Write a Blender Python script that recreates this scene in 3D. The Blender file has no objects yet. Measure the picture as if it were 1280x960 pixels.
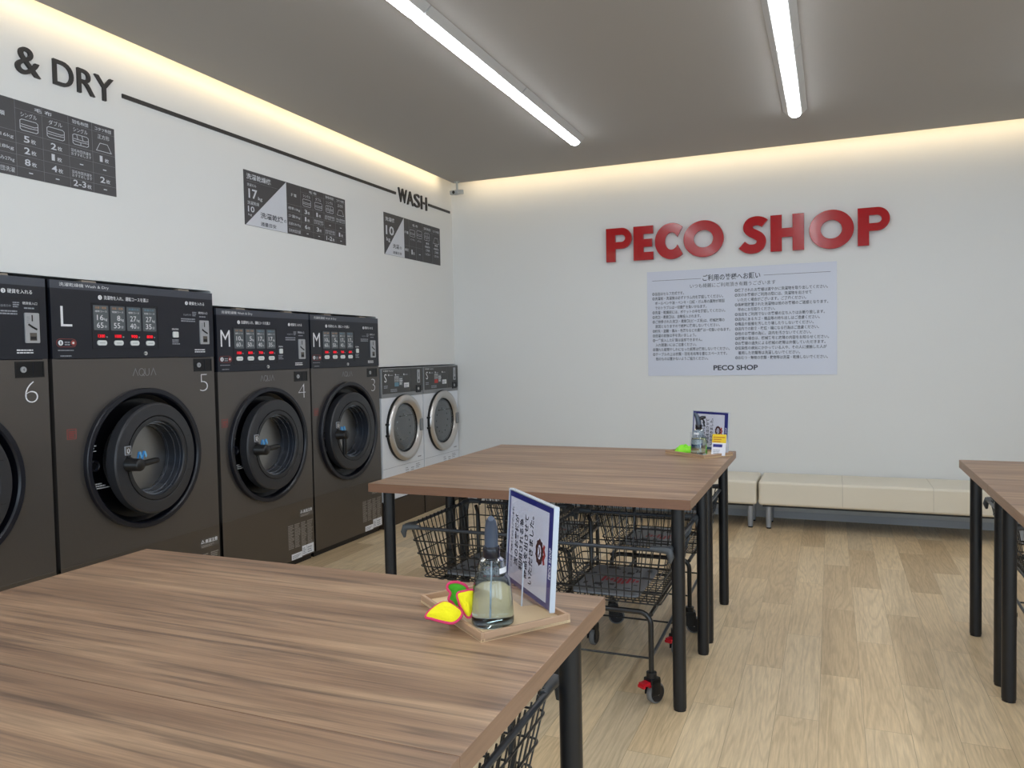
import bpy, bmesh, math, random
R_ = math.radians
from mathutils import Vector, Matrix
random.seed(7)
C = bpy.context.scene.collection
PI = math.pi
sc = bpy.context.scene

# ------------------------------------------------------------------ materials
def lin(c):
    return tuple((v/255/12.92 if v/255 <= .04045 else ((v/255+.055)/1.055)**2.4) for v in c) + (1,)

def mat(name, rgb, rough=.5, metal=0.0, noise=0.0, nscale=40, bump=0.0, emit=None, estr=0, coat=0, spec=None, stretch=(1,1,1)):
    m = bpy.data.materials.new(name); m.use_nodes = True
    nt = m.node_tree; b = nt.nodes['Principled BSDF']
    b.inputs['Base Color'].default_value = lin(rgb)
    b.inputs['Roughness'].default_value = rough
    b.inputs['Metallic'].default_value = metal
    if coat: b.inputs['Coat Weight'].default_value = coat
    if spec is not None: b.inputs['Specular IOR Level'].default_value = spec
    if emit:
        b.inputs['Emission Color'].default_value = lin(emit); b.inputs['Emission Strength'].default_value = estr
    if noise or bump:
        tc = nt.nodes.new('ShaderNodeTexCoord'); mp = nt.nodes.new('ShaderNodeMapping')
        mp.inputs['Scale'].default_value = stretch
        n = nt.nodes.new('ShaderNodeTexNoise'); n.inputs['Scale'].default_value = nscale; n.inputs['Detail'].default_value = 4
        nt.links.new(tc.outputs['Object'], mp.inputs[0]); nt.links.new(mp.outputs[0], n.inputs['Vector'])
        if noise:
            mx = nt.nodes.new('ShaderNodeMix'); mx.data_type = 'RGBA'
            c = lin(rgb)
            mx.inputs[6].default_value = tuple(v*(1-noise) for v in c[:3])+(1,)
            mx.inputs[7].default_value = tuple(min(1,v*(1+noise)) for v in c[:3])+(1,)
            nt.links.new(n.outputs[0], mx.inputs[0]); nt.links.new(mx.outputs[2], b.inputs['Base Color'])
        if bump:
            bp = nt.nodes.new('ShaderNodeBump'); bp.inputs['Strength'].default_value = bump; bp.inputs['Distance'].default_value = .002
            nt.links.new(n.outputs[0], bp.inputs['Height']); nt.links.new(bp.outputs[0], b.inputs['Normal'])
    return m

def nodes(m): return m.node_tree.nodes, m.node_tree.links

def ramp(N, pts):
    r = N.new('ShaderNodeValToRGB'); e = r.color_ramp.elements
    while len(e) < len(pts): e.new(.5)
    for k, (p, c) in enumerate(pts): e[k].position = p; e[k].color = c if len(c) == 4 else tuple(c)+(1,)
    return r

def wood_top(name, shift):
    """walnut laminate, grain along x"""
    m = mat(name, (140,115,95), .38); N, L = nodes(m); b = N['Principled BSDF']
    tc = N.new('ShaderNodeTexCoord'); mp = N.new('ShaderNodeMapping'); mp.inputs['Location'].default_value = shift
    L.new(tc.outputs['Object'], mp.inputs[0])
    def noise(scale, det, st, dist=0):
        q = N.new('ShaderNodeMapping'); q.inputs['Scale'].default_value = st
        n = N.new('ShaderNodeTexNoise'); n.inputs['Scale'].default_value = scale; n.inputs['Detail'].default_value = det
        n.inputs['Distortion'].default_value = dist
        L.new(mp.outputs[0], q.inputs[0]); L.new(q.outputs[0], n.inputs['Vector']); return n
    broad = noise(1.6, 3, (.7, 7, 7), .3)
    streak = noise(3.0, 5, (.55, 16, 16), .8)
    fine = noise(14, 6, (.5, 22, 22), .2)
    r1 = ramp(N, [(.25, lin((117,88,67))), (.5, lin((154,122,95))), (.75, lin((179,147,116)))])
    L.new(broad.outputs[0], r1.inputs[0])
    r2 = ramp(N, [(.33, (.42,.41,.42)), (.45, (.80,.79,.79)), (.56, (1.04,1.03,1.02)), (.8, (1.16,1.14,1.10))])
    L.new(streak.outputs[0], r2.inputs[0])
    r3 = ramp(N, [(.32, (.74,.74,.74)), (.68, (1.14,1.14,1.14))])
    L.new(fine.outputs[0], r3.inputs[0])
    a = N.new('ShaderNodeMix'); a.data_type = 'RGBA'; a.blend_type = 'MULTIPLY'; a.inputs[0].default_value = .85
    L.new(r1.outputs[0], a.inputs[6]); L.new(r2.outputs[0], a.inputs[7])
    c = N.new('ShaderNodeMix'); c.data_type = 'RGBA'; c.blend_type = 'MULTIPLY'; c.inputs[0].default_value = .8
    L.new(a.outputs[2], c.inputs[6]); L.new(r3.outputs[0], c.inputs[7])
    L.new(c.outputs[2], b.inputs['Base Color'])
    bp = N.new('ShaderNodeBump'); bp.inputs['Strength'].default_value = .08; bp.inputs['Distance'].default_value = .001
    L.new(fine.outputs[0], bp.inputs['Height']); L.new(bp.outputs[0], b.inputs['Normal'])
    return m

def floor_mat():
    m = mat('oak_plank_floor', (190,165,130), .42); N, L = nodes(m); b = N['Principled BSDF']
    tc = N.new('ShaderNodeTexCoord'); sp = N.new('ShaderNodeSeparateXYZ'); L.new(tc.outputs['Object'], sp.inputs[0])
    cb = N.new('ShaderNodeCombineXYZ')
    ax = N.new('ShaderNodeMath'); ax.operation = 'ADD'; ax.inputs[1].default_value = 1.905+.9795*20
    ay = N.new('ShaderNodeMath'); ay.operation = 'ADD'; ay.inputs[1].default_value = -3.9018+.1668*120
    L.new(sp.outputs['Y'], ax.inputs[0]); L.new(sp.outputs['X'], ay.inputs[0])
    L.new(ax.outputs[0], cb.inputs[0]); L.new(ay.outputs[0], cb.inputs[1])
    br = N.new('ShaderNodeTexBrick'); br.offset = .5; br.offset_frequency = 2
    br.inputs['Color1'].default_value = (0,0,0,1); br.inputs['Color2'].default_value = (1,1,1,1); br.inputs['Mortar'].default_value = (.5,.5,.5,1)
    br.inputs['Scale'].default_value = 1; br.inputs['Mortar Size'].default_value = .0011; br.inputs['Mortar Smooth'].default_value = .1
    br.inputs['Brick Width'].default_value = .9795; br.inputs['Row Height'].default_value = .1668
    L.new(cb.outputs[0], br.inputs['Vector'])
    # grain, offset per plank
    off = N.new('ShaderNodeVectorMath'); off.operation = 'MULTIPLY_ADD'
    L.new(br.outputs['Color'], off.inputs[0]); off.inputs[1].default_value = (13.7, 5.3, 31.1); L.new(cb.outputs[0], off.inputs[2])
    def noise(scale, det, st, dist):
        q = N.new('ShaderNodeMapping'); q.inputs['Scale'].default_value = st
        n = N.new('ShaderNodeTexNoise'); n.inputs['Scale'].default_value = scale; n.inputs['Detail'].default_value = det; n.inputs['Distortion'].default_value = dist
        L.new(off.outputs[0], q.inputs[0]); L.new(q.outputs[0], n.inputs['Vector']); return n
    # cathedral rings: sine of a stretched low noise
    low = noise(1.0, 2, (.75, 9, 1), .5)
    mu = N.new('ShaderNodeMath'); mu.operation = 'MULTIPLY'; mu.inputs[1].default_value = 70; L.new(low.outputs[0], mu.inputs[0])
    sn = N.new('ShaderNodeMath'); sn.operation = 'SINE'; L.new(mu.outputs[0], sn.inputs[0])
    r0 = ramp(N, [(0, (.80,.78,.74)), (.45, (1,1,1)), (1, (1.04,1.04,1.03))])
    mr = N.new('ShaderNodeMapRange'); mr.inputs[1].default_value = -1; mr.inputs[2].default_value = 1; L.new(sn.outputs[0], mr.inputs[0]); L.new(mr.outputs[0], r0.inputs[0])
    fine = noise(9, 5, (1.2, 18, 1), .2)
    r1 = ramp(N, [(.3, (.86,.85,.83)), (.7, (1.07,1.07,1.07))]); L.new(fine.outputs[0], r1.inputs[0])
    base = ramp(N, [(0, lin((200,174,136))), (.35, lin((222,197,158))), (.7, lin((229,206,169))), (1, lin((208,188,156)))])
    L.new(br.outputs['Color'], base.inputs[0])
    blot = noise(1.3, 3, (1, 3, 1), 0); r2 = ramp(N, [(.3, (.92,.91,.9)), (.7, (1.05,1.05,1.05))]); L.new(blot.outputs[0], r2.inputs[0])
    cur = base.outputs[0]
    for r, f in ((r0,.55),(r1,.95),(r2,1)):
        a = N.new('ShaderNodeMix'); a.data_type = 'RGBA'; a.blend_type = 'MULTIPLY'; a.inputs[0].default_value = f
        L.new(cur, a.inputs[6]); L.new(r.outputs[0], a.inputs[7]); cur = a.outputs[2]
    mo = N.new('ShaderNodeMix'); mo.data_type = 'RGBA'; mo.inputs[7].default_value = lin((128,106,80))
    sc_ = N.new('ShaderNodeMath'); sc_.operation = 'MULTIPLY'; sc_.inputs[1].default_value = .55; L.new(br.outputs['Fac'], sc_.inputs[0])
    L.new(sc_.outputs[0], mo.inputs[0]); L.new(cur, mo.inputs[6])
    L.new(mo.outputs[2], b.inputs['Base Color'])
    return m

def glass_mat(name, tint=(235,240,240), ior=1.45, rough=0.0):
    m = bpy.data.materials.new(name); m.use_nodes = True; N, L = nodes(m); b = N['Principled BSDF']
    b.inputs['Base Color'].default_value = lin(tint); b.inputs['Transmission Weight'].default_value = 1
    b.inputs['Roughness'].default_value = rough; b.inputs['IOR'].default_value = ior
    return m

def clear_sheet(name, tint, refl=.12, rough=.02):
    """thin pane: mostly see-through, reflects by Fresnel"""
    m = bpy.data.materials.new(name); m.use_nodes = True; N, L = nodes(m); N.clear()
    o = N.new('ShaderNodeOutputMaterial'); t = N.new('ShaderNodeBsdfTransparent'); g = N.new('ShaderNodeBsdfGlossy'); mx = N.new('ShaderNodeMixShader')
    t.inputs[0].default_value = lin(tint); g.inputs['Roughness'].default_value = rough
    lw = N.new('ShaderNodeLayerWeight'); lw.inputs[0].default_value = .5
    pw = N.new('ShaderNodeMath'); pw.operation = 'POWER'; pw.inputs[1].default_value = 4; L.new(lw.outputs['Facing'], pw.inputs[0])
    ad = N.new('ShaderNodeMath'); ad.operation = 'MULTIPLY_ADD'; ad.inputs[1].default_value = .5; ad.inputs[2].default_value = refl
    L.new(pw.outputs[0], ad.inputs[0]); L.new(ad.outputs[0], mx.inputs[0])
    L.new(t.outputs[0], mx.inputs[1]); L.new(g.outputs[0], mx.inputs[2]); L.new(mx.outputs[0], o.inputs[0])
    return m

M = {}
M['wall'] = mat('white_wall_paint', (226,227,226), .75, bump=.03, nscale=180)
M['ceil'] = mat('ceiling_paint', (170,167,163), .85, bump=.02, nscale=150)
M['floor'] = floor_mat()
M['skirt'] = mat('baseboard_vinyl', (205,208,212), .5)
M['front'] = mat('bronze_brushed_steel', (107,103,100), .34, .75, noise=.05, nscale=60, stretch=(1,1,12))
M['front_floor_refl'] = mat('bronze_brushed_steel_floor_refl', (103,97,91), .35, .75, noise=.05, nscale=60, stretch=(1,1,12))  # same steel, with the floor's brown reflection put into the colour
M['gap'] = mat('black_gap', (8,8,9), .6)
M['panel'] = mat('navy_black_panel', (25,28,38), .33)
M['band'] = mat('slate_header_band', (72,76,86), .4, .2)
M['disp'] = mat('smoked_display_cell', (88,94,98), .35)
M['disp_o'] = mat('amber_tab', (170,130,95), .4)
M['disp_b'] = mat('blue_tab', (100,140,160), .4)
M['white'] = mat('white_print', (226,228,232), .5)
M['dimwhite'] = mat('grey_print', (150,154,162), .5)
M['button'] = mat('white_button', (222,225,224), .35, coat=.3)
M['led'] = mat('red_led', (150,10,20), .4, emit=(255,16,44), estr=.7)
M['silver'] = mat('silver_plate', (178,180,184), .38, .5)
M['black'] = mat('black_plastic', (16,17,20), .35)
M['ring'] = mat('blueblack_ring', (22,24,33), .3)
M['channel'] = mat('door_channel_black', (5,6,9), .3)
M['door'] = mat('charcoal_door', (44,45,49), .42)
M['door2'] = mat('charcoal_door_inner', (38,39,43), .36)
M['groove'] = mat('groove_black', (10,10,12), .5)
M['bowl'] = mat('bowl_dark', (44,48,56), .22, .35)
M['bowlrim'] = mat('bowl_bright_rim', (150,158,170), .25, .8)
M['pane'] = clear_sheet('door_pane', (150,154,156), .36, .32)
M['pane2'] = clear_sheet('washer_pane', (196,200,202), .13, .10)
M['drum'] = mat('steel_drum', (170,170,172), .4, .5)
M['blue'] = mat('blue_logo', (40,135,215), .4)
M['blue2'] = mat('pale_blue_logo', (110,185,235), .4)
M['redprint'] = mat('red_print', (150,70,66), .5)
M['notice'] = mat('grey_notice_print', (150,144,136), .5)
M['plate_dark'] = mat('dark_notice_plate', (92,86,80), .5)
M['tab'] = mat('tan_tab', (150,140,128), .45, .4)
M['logo'] = mat('silver_logo', (150,150,152), .35, .6)
M['enamel'] = mat('white_enamel', (225,229,236), .3, coat=.2)
M['greybezel'] = mat('grey_bezel', (140,142,144), .4, .3)
M['spanel'] = mat('charcoal_panel', (66,66,66), .42)
M['chrome'] = mat('brushed_chrome', (206,203,200), .34, .9)
M['plinth'] = mat('bronze_plinth', (84,74,66), .4, .6)
M['red'] = mat('red_gloss_letter', (172,0,12), .16, coat=.1)
M['letter'] = mat('black_letter', (44,42,42), .5)
M['board'] = mat('blackboard_print', (62,61,64), .42)
M['boardw'] = mat('poster_white', (205,208,216), .5)
M['line'] = mat('poster_rule', (120,120,124), .5)
M['ink'] = mat('navy_ink', (46,48,62), .5)
M['notice_board'] = mat('notice_board_white', (206,210,224), .3)
M['top'] = wood_top('walnut_laminate_top', (0,0,0))
M['edge'] = mat('walnut_laminate_edge_shaded', (124,88,66), .42, noise=.22, nscale=14, stretch=(.5,.5,14))  # long edges get less light; that shade is painted in as darker brown
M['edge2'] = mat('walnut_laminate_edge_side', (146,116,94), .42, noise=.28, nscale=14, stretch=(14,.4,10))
M['leg'] = mat('black_powder_leg', (20,22,26), .38)
M['wire'] = mat('black_wire', (22,22,23), .32, coat=.2)
M['tube'] = mat('dark_grey_tube', (58,62,68), .3, .3)
M['grip'] = mat('grey_grip_plastic', (72,76,80), .42)
M['tyre'] = mat('grey_rubber_tyre', (122,122,122), .6)
M['hub'] = mat('black_hub', (20,22,30), .35)
M['bolt'] = mat('zinc_bolt', (205,205,205), .35, .6)
M['brake'] = mat('red_brake_plastic', (190,16,34), .35)
M['insert'] = mat('grey_insert', (138,142,148), .45)
M['insertb'] = mat('insert_dark_print', (40,42,46), .5)
M['insertr'] = mat('insert_red_print', (170,50,60), .5)
M['cushion'] = mat('cream_vinyl', (232,224,206), .45, bump=.06, nscale=260)
M['seam'] = mat('cream_stitch', (196,188,172), .6)
M['steel'] = mat('grey_steel_leg', (165,172,182), .35, .5)
M['lampbody'] = mat('lamp_body', (190,190,190), .5)
M['diff'] = mat('lamp_diffuser', (255,255,255), .4, emit=(246,250,255), estr=12.5)
M['cam'] = mat('camera_body', (172,178,180), .4)
M['pine'] = mat('pine_tray', (228,200,158), .5, noise=.12, nscale=8, stretch=(1,1,14))
M['pine_e'] = mat('pine_tray_edge', (184,150,120), .5, noise=.1, nscale=8, stretch=(1,1,14))
M['glass'] = glass_mat('clear_bottle', (240,248,250), 1.38)
M['liquid'] = glass_mat('clear_liquid', (238,248,246), 1.33)
M['acryl'] = clear_sheet('clear_acrylic', (250,250,252), .03, .02)
M['acryl_e'] = mat('acrylic_edge', (196,204,214), .2)
M['paper'] = mat('paper_white', (236,237,246), .5)
M['navy'] = mat('navy_print', (40,44,128), .45)
M['yellow'] = mat('yellow_microfibre', (246,232,20), .9, bump=.5, nscale=300, noise=.06)
M['green'] = mat('green_microfibre', (112,226,70), .9, bump=.5, nscale=300, noise=.06)
M['lime'] = mat('lime_microfibre', (150,238,60), .9, bump=.5, nscale=300, noise=.08)
M['pink'] = mat('pink_edging', (218,60,104), .8)
M['pump'] = mat('black_sprayer', (20,21,30), .25)
M['pump2'] = mat('slate_sprayer_head', (70,80,96), .3)
M['brown'] = mat('brown_mark', (84,40,36), .5)
M['rust'] = mat('red_mark', (184,50,44), .5)
M['yellowcard'] = mat('yellow_card', (240,206,40), .5)
M['frame'] = mat('window_frame', (60,62,66), .4, .5)

# ------------------------------------------------------------------ mesh builder
I3 = lambda a, b, c: Vector((a, b, c))
LEFT = lambda u, v, d: Vector((d, u, v))      # drawn on a wall that faces +x
BACK = lambda u, v, d: Vector((u, -d, v))     # drawn on a wall that faces -y

class MB:
    def __init__(s, fr=I3): s.v = []; s.f = []; s.m = []; s.sm = []; s.mats = []; s.fr = fr
    def mi(s, m):
        if m not in s.mats: s.mats.append(m)
        return s.mats.index(m)
    def add(s, vs, fs, m, smooth=False, raw=False):
        o = len(s.v); s.v += [Vector(p) if raw else s.fr(*p) for p in vs]; k = s.mi(m)
        for f in fs: s.f.append([o+i for i in f]); s.m.append(k); s.sm.append(smooth)
    def box(s, a, b, m, T=None):
        x0,y0,z0 = a; x1,y1,z1 = b
        vs = [(x0,y0,z0),(x1,y0,z0),(x1,y1,z0),(x0,y1,z0),(x0,y0,z1),(x1,y0,z1),(x1,y1,z1),(x0,y1,z1)]
        if T: vs = [tuple(T @ Vector(p)) for p in vs]
        s.add(vs, [(0,3,2,1),(4,5,6,7),(0,1,5,4),(1,2,6,5),(2,3,7,6),(3,0,4,7)], m)
    def lathe(s, cu, cv, prof, m, n=48, closed=False, crisp=False):
        """revolve (r, d) profile about the d axis through (cu, cv)"""
        if crisp:
            for i in range(len(prof)-1): s.lathe(cu, cv, prof[i:i+2], m, n)
            return
        vs = []; fs = []
        for r, d in prof:
            for k in range(n):
                a = 2*PI*k/n; vs.append((cu+r*math.cos(a), cv+r*math.sin(a), d))
        np_ = len(prof)
        for i in range(np_ if closed else np_-1):
            j = (i+1) % np_
            for k in range(n):
                l = (k+1) % n
                fs.append((i*n+k, i*n+l, j*n+l, j*n+k))
        s.add(vs, fs, m, True)
    def disc(s, cu, cv, r, d, m, n=32, ru=1, rv=1):
        s.add([(cu+r*ru*math.cos(2*PI*k/n), cv+r*rv*math.sin(2*PI*k/n), d) for k in range(n)], [tuple(range(n))], m)
    def puck(s, cu, cv, r, d0, d1, m, n=32, ru=1, rv=1):
        vs = [(cu+r*ru*math.cos(2*PI*k/n), cv+r*rv*math.sin(2*PI*k/n), d) for d in (d0, d1) for k in range(n)]
        s.add(vs, [tuple(range(n))[::-1], tuple(range(n, 2*n))], m); s.add(vs, [(k,(k+1)%n,n+(k+1)%n,n+k) for k in range(n)], m, True)
    def prism(s, poly, d0, d1, m):
        n = len(poly); vs = [(u,v,d0) for u,v in poly]+[(u,v,d1) for u,v in poly]
        s.add(vs, [tuple(range(n))[::-1], tuple(range(n,2*n))]+[(k,(k+1)%n,n+(k+1)%n,n+k) for k in range(n)], m)
    def tube(s, pts, r, m, n=8, closed=False, caps=True, T=None, raw=True):
        P = [Vector(p) for p in pts]
        if T: P = [T @ p for p in P]
        q = len(P); rr = r if isinstance(r, (list, tuple)) else [r]*q
        vs = []; prev = None
        for i, p in enumerate(P):
            if closed: t = (P[(i+1)%q]-P[i-1]).normalized()
            else: t = (P[min(i+1,q-1)]-P[max(i-1,0)]).normalized()
            if prev is None:
                a = Vector((0,0,1)) if abs(t.z) < .9 else Vector((1,0,0)); x = t.cross(a).normalized()
            else:
                x = (prev - t*prev.dot(t)); x = x.normalized() if x.length > 1e-6 else t.orthogonal().normalized()
            prev = x; y = t.cross(x)
            for k in range(n):
                a = 2*PI*k/n+PI/n; vs.append(p+(x*math.cos(a)+y*math.sin(a))*rr[i])
        fs = []
        for i in range(q if closed else q-1):
            j = (i+1)%q
            for k in range(n): l=(k+1)%n; fs.append((i*n+k, j*n+k, j*n+l, i*n+l)[::-1])
        s.add(vs, fs, m, n > 4, raw=True)
        if caps and not closed: s.add([tuple(v) for v in vs[:n]], [tuple(range(n))], m, raw=True); s.add([tuple(v) for v in vs[-n:]], [tuple(range(n))[::-1]], m, raw=True)
    def stroke(s, pts, w, d0, d1, m, closed=False):
        """2D ribbon of width w along a polyline in the drawing plane"""
        n = len(pts); L_ = []; R_ = []
        P = [Vector(p) for p in pts]
        for i in range(n):
            if closed: a = (P[i]-P[i-1]).normalized(); b = (P[(i+1)%n]-P[i]).normalized()
            else:
                a = (P[i]-P[i-1]).normalized() if i else (P[1]-P[0]).normalized()
                b = (P[i+1]-P[i]).normalized() if i < n-1 else a
            t = a+b
            t = t.normalized() if t.length > 1e-6 else a
            nn = Vector((-t.y, t.x)); k = 1/max(.35, nn.dot(Vector((-a.y, a.x))))
            L_.append(P[i]+nn*w/2*k); R_.append(P[i]-nn*w/2*k)
        vs = [(p.x,p.y,d) for d in (d0,d1) for p in L_+R_]; fs = []
        for i in range(n if closed else n-1):
            j = (i+1)%n
            fs += [(i+2*n, i+3*n, j+3*n, j+2*n), (i, j, j+2*n, i+2*n), (i+n, i+3*n, j+3*n, j+n)]
        if not closed:
            fs += [(0, 2*n, 3*n, n), (n-1, 2*n-1, 4*n-1, 3*n-1)]
        s.add(vs, fs, m)
    def rrect(s, u0, v0, u1, v1, r, d0, d1, m, n=5):
        p = []
        for cx, cy, a0 in ((u1-r,v1-r,0),(u0+r,v1-r,PI/2),(u0+r,v0+r,PI),(u1-r,v0+r,1.5*PI)):
            for k in range(n+1): a = a0+PI/2*k/n; p.append((cx+r*math.cos(a), cy+r*math.sin(a)))
        s.prism(p, d0, d1, m)
    # text ----------------------------------------------------------
    def text(s, body, m, box=None, at=None, size=.05, width=None, align='L', d=.0006, bold=0.0, th=0, rot=0, res=2):
        """box=(u0,v0,u1,v1): glyphs stretched to fill it; or at=(u,v) baseline point, em size, optional width"""
        vs, fs, bb = glyphs(body, bold, res)
        if not vs: return
        x0,y0,x1,y1 = bb
        if box:
            sx = (box[2]-box[0])/(x1-x0); sy = (box[3]-box[1])/(y1-y0); ox = box[0]-x0*sx; oy = box[1]-y0*sy
        else:
            sx = sy = size
            if width: sx = width/(x1-x0)
            w = (x1-x0)*sx
            ox = {'L':0,'C':-w/2,'R':-w}[align]-x0*sx; oy = 0
        cr, sr = math.cos(rot), math.sin(rot); out = []
        for x, y in vs:
            u = x*sx+ox; v = y*sy+oy
            if at: u, v = at[0]+u*cr-v*sr, at[1]+u*sr+v*cr
            out.append((u, v))
        n = len(out)
        if th:
            s.add([(u,v,d) for u,v in out]+[(u,v,d+th) for u,v in out], [tuple(n+i for i in f) for f in fs]+side_faces(fs, n), m)
        else: s.add([(u,v,d) for u,v in out], fs, m)
    def build(s, name, parent=None, bevel=0, loc=None, seg=2):
        me = bpy.data.meshes.new(name); me.from_pydata([tuple(v) for v in s.v], [], s.f)
        for m in s.mats: me.materials.append(m)
        me.polygons.foreach_set('material_index', s.m); me.polygons.foreach_set('use_smooth', s.sm); me.update()
        o = bpy.data.objects.new(name, me); C.objects.link(o)
        if loc: o.location = loc
        if parent: o.parent = parent
        if bevel:
            b = o.modifiers.new('bevel', 'BEVEL'); b.width = bevel; b.segments = seg; b.limit_method = 'ANGLE'; b.angle_limit = math.radians(40)
        return o

def side_faces(fs, n):
    from collections import Counter
    e = Counter()
    for f in fs:
        for i in range(len(f)): e[(f[i], f[(i+1)%len(f)])] += 1
    return [(a, b, n+b, n+a) for (a, b) in e if (b, a) not in e]

_g = {}
def glyphs(body, bold, res):
    k = (body, bold, res)
    if k in _g: return _g[k]
    cu = bpy.data.curves.new('t', 'FONT'); cu.body = body; cu.size = 1; cu.offset = bold; cu.resolution_u = res; cu.fill_mode = 'FRONT'
    ob = bpy.data.objects.new('t', cu); C.objects.link(ob)
    dg = bpy.context.evaluated_depsgraph_get(); dg.update()
    ev = ob.evaluated_get(dg); me = ev.to_mesh()
    vs = [(v.co.x, v.co.y) for v in me.vertices]; fs = []
    for p in me.polygons:
        f = tuple(p.vertices)
        if p.normal.z < 0: f = f[::-1]
        fs.append(f)
    ev.to_mesh_clear(); bpy.data.objects.remove(ob); bpy.data.curves.remove(cu)
    if vs: bb = (min(v[0] for v in vs), min(v[1] for v in vs), max(v[0] for v in vs), max(v[1] for v in vs))
    else: bb = None
    _g[k] = (vs, fs, bb); return _g[k]

def tag(o, label=None, cat=None, group=None, kind=None):
    if label: o['label'] = label
    if cat: o['category'] = cat
    if group: o['group'] = group
    if kind: o['kind'] = kind
    return o
def thing(name, loc, label, cat, group=None, rz=0):
    o = bpy.data.objects.new(name, None); o.empty_display_size = .1; C.objects.link(o); o.location = loc; o.rotation_euler = (0,0,rz)
    return tag(o, label, cat, group)
def copy_tree(o, parent=None):
    c = o.copy(); C.objects.link(c); c.parent = parent
    for ch in list(o.children): copy_tree(ch, c)
    return c

# ------------------------------------------------------------------ camera (from the photograph's vanishing points)
YAW, PITCH, ROLL, F = .39109, -.03818, -.01939, 968.325
CAM = Vector((3.6182, -7.1603, 1.5))
fw = Vector((-math.sin(YAW)*math.cos(PITCH), math.cos(YAW)*math.cos(PITCH), math.sin(PITCH)))
r0 = Vector((math.cos(YAW), math.sin(YAW), 0)); u0 = r0.cross(fw)
rr = r0*math.cos(ROLL)+u0*math.sin(ROLL); uu = u0*math.cos(ROLL)-r0*math.sin(ROLL)
cam = bpy.data.cameras.new('camera'); co = bpy.data.objects.new('camera', cam); C.objects.link(co)
co.matrix_world = Matrix(((rr.x,uu.x,-fw.x,CAM.x),(rr.y,uu.y,-fw.y,CAM.y),(rr.z,uu.z,-fw.z,CAM.z),(0,0,0,1)))
cam.sensor_width = 36; cam.lens = F/1280*36; cam.clip_start = .05; sc.camera = co

# ------------------------------------------------------------------ the room
H = 3.222; TOPZ = 3.40; YB = .07; XR = 6.75; YF = -10.2; YN = -7.9
def B(x, z):        # a point measured on the plane y=0 carried to the back wall
    k = (7.1603+YB)/7.1603
    return 3.6182+(x-3.6182)*k, 1.5+(z-1.5)*k
def struct(o): return tag(o, kind='structure')
b = MB(); b.box((-1.1, YF-.2, -.12), (XR+.2, YB+.2, 0), M['floor']); struct(b.build('floor'))
# left wall with the recess the machines are set into
b = MB()
L6, LL, L4, L3, S1, S2 = -5.582, -4.464, -3.341, -2.388, -1.425, -.676
WL, WM, WS = 1.103, .945, .737
TL, TM, TS = 1.924, 1.834, 1.400
b.box((-.95, YF, 0), (0, L6-.012, TOPZ), M['wall'])
b.box((-.95, L6-.012, TL+.012), (0, L4-.006, TOPZ), M['wall'])
b.box((-.95, L4-.006, TM+.012), (0, S1-.003, TOPZ), M['wall'])
b.box((-.95, S1-.003, TS+.012), (0, YB, TOPZ), M['wall'])
b.box((-1.1, YF, 0), (-.95, YB, TOPZ), M['wall'])
struct(b.build('wall_left'))
b = MB(); b.box((-1.1, YB, 0), (XR+.1, YB+.12, TOPZ), M['wall']); struct(b.build('wall_back'))
b = MB(); b.box((-1.1, YF-.1, TOPZ), (XR+.1, YB+.12, TOPZ+.1), M['ceil']); b.box((.132, YF, H), (XR, -.132, H+.02), M['ceil']); struct(b.build('ceiling'))
# right wall: piers and glazing between; front wall: full shop window
def glazed(name, fr, a0, a1, openings, depth):
    b = MB(fr); z0, z1 = .35, 2.75
    b.box((a0, 0, 0), (a1, z0, depth), M['wall']); b.box((a0, z1, 0), (a1, TOPZ, depth), M['wall'])
    e = [a0]+[q for o in openings for q in o]+[a1]
    for k in range(0, len(e), 2): b.box((e[k], z0, 0), (e[k+1], z1, depth), M['wall'])
    struct(b.build(name))
    return z0, z1
FR_R = lambda u, v, d: Vector((XR+d, u, v)); FR_F = lambda u, v, d: Vector((u, YF-d, v))
opR = [(-9.6,-8.0),(-7.7,-6.1)]; opF = [(.2,2.2),(2.35,4.35),(4.5,6.5)]
glazed('wall_right', FR_R, YF, YB, opR, .12); glazed('wall_front', FR_F, -1.1, XR+.1, opF, .12)
k = 0
for fr, ops in ((FR_R, opR), (FR_F, opF)):
    for a, c in ops:
        k += 1; b = MB(fr)
        for (u0_,v0_,u1_,v1_) in ((a,.35,c,.40),(a,2.70,c,2.75),(a,.40,a+.05,2.70),(c-.05,.40,c,2.70),((a+c)/2-.02,.40,(a+c)/2+.02,2.70)):
            b.box((u0_,v0_,.03),(u1_,v1_,.09), M['frame'])
        struct(b.build('window_%d' % k))
b = MB(); b.box((.0, YB-.010, 0), (XR, YB, .055), M['skirt']); b.box((.0, YB-.010, .055), (XR, YB-.003, .060), M['skirt']); struct(b.build('baseboard_back'))

# ------------------------------------------------------------------ large washer-dryers
def dashes(b, u0, v0, u1, v1, rows, m, d=.0012, seed=1, fill=.55, gap=.5):
    """blocks of print too small to read"""
    r = random.Random(seed); h = (v1-v0)/rows
    for i in range(rows):
        u = u0; v = v1-(i+1)*h
        end = u1-(u1-u0)*r.random()*.35
        while u < end:
            w = min(h*(.5+r.random()*1.2), end-u); b.add([(u,v,d),(u+w,v,d),(u+w,v+h*fill,d),(u,v+h*fill,d)], [(0,1,2,3)], m); u += w+h*.18

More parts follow.
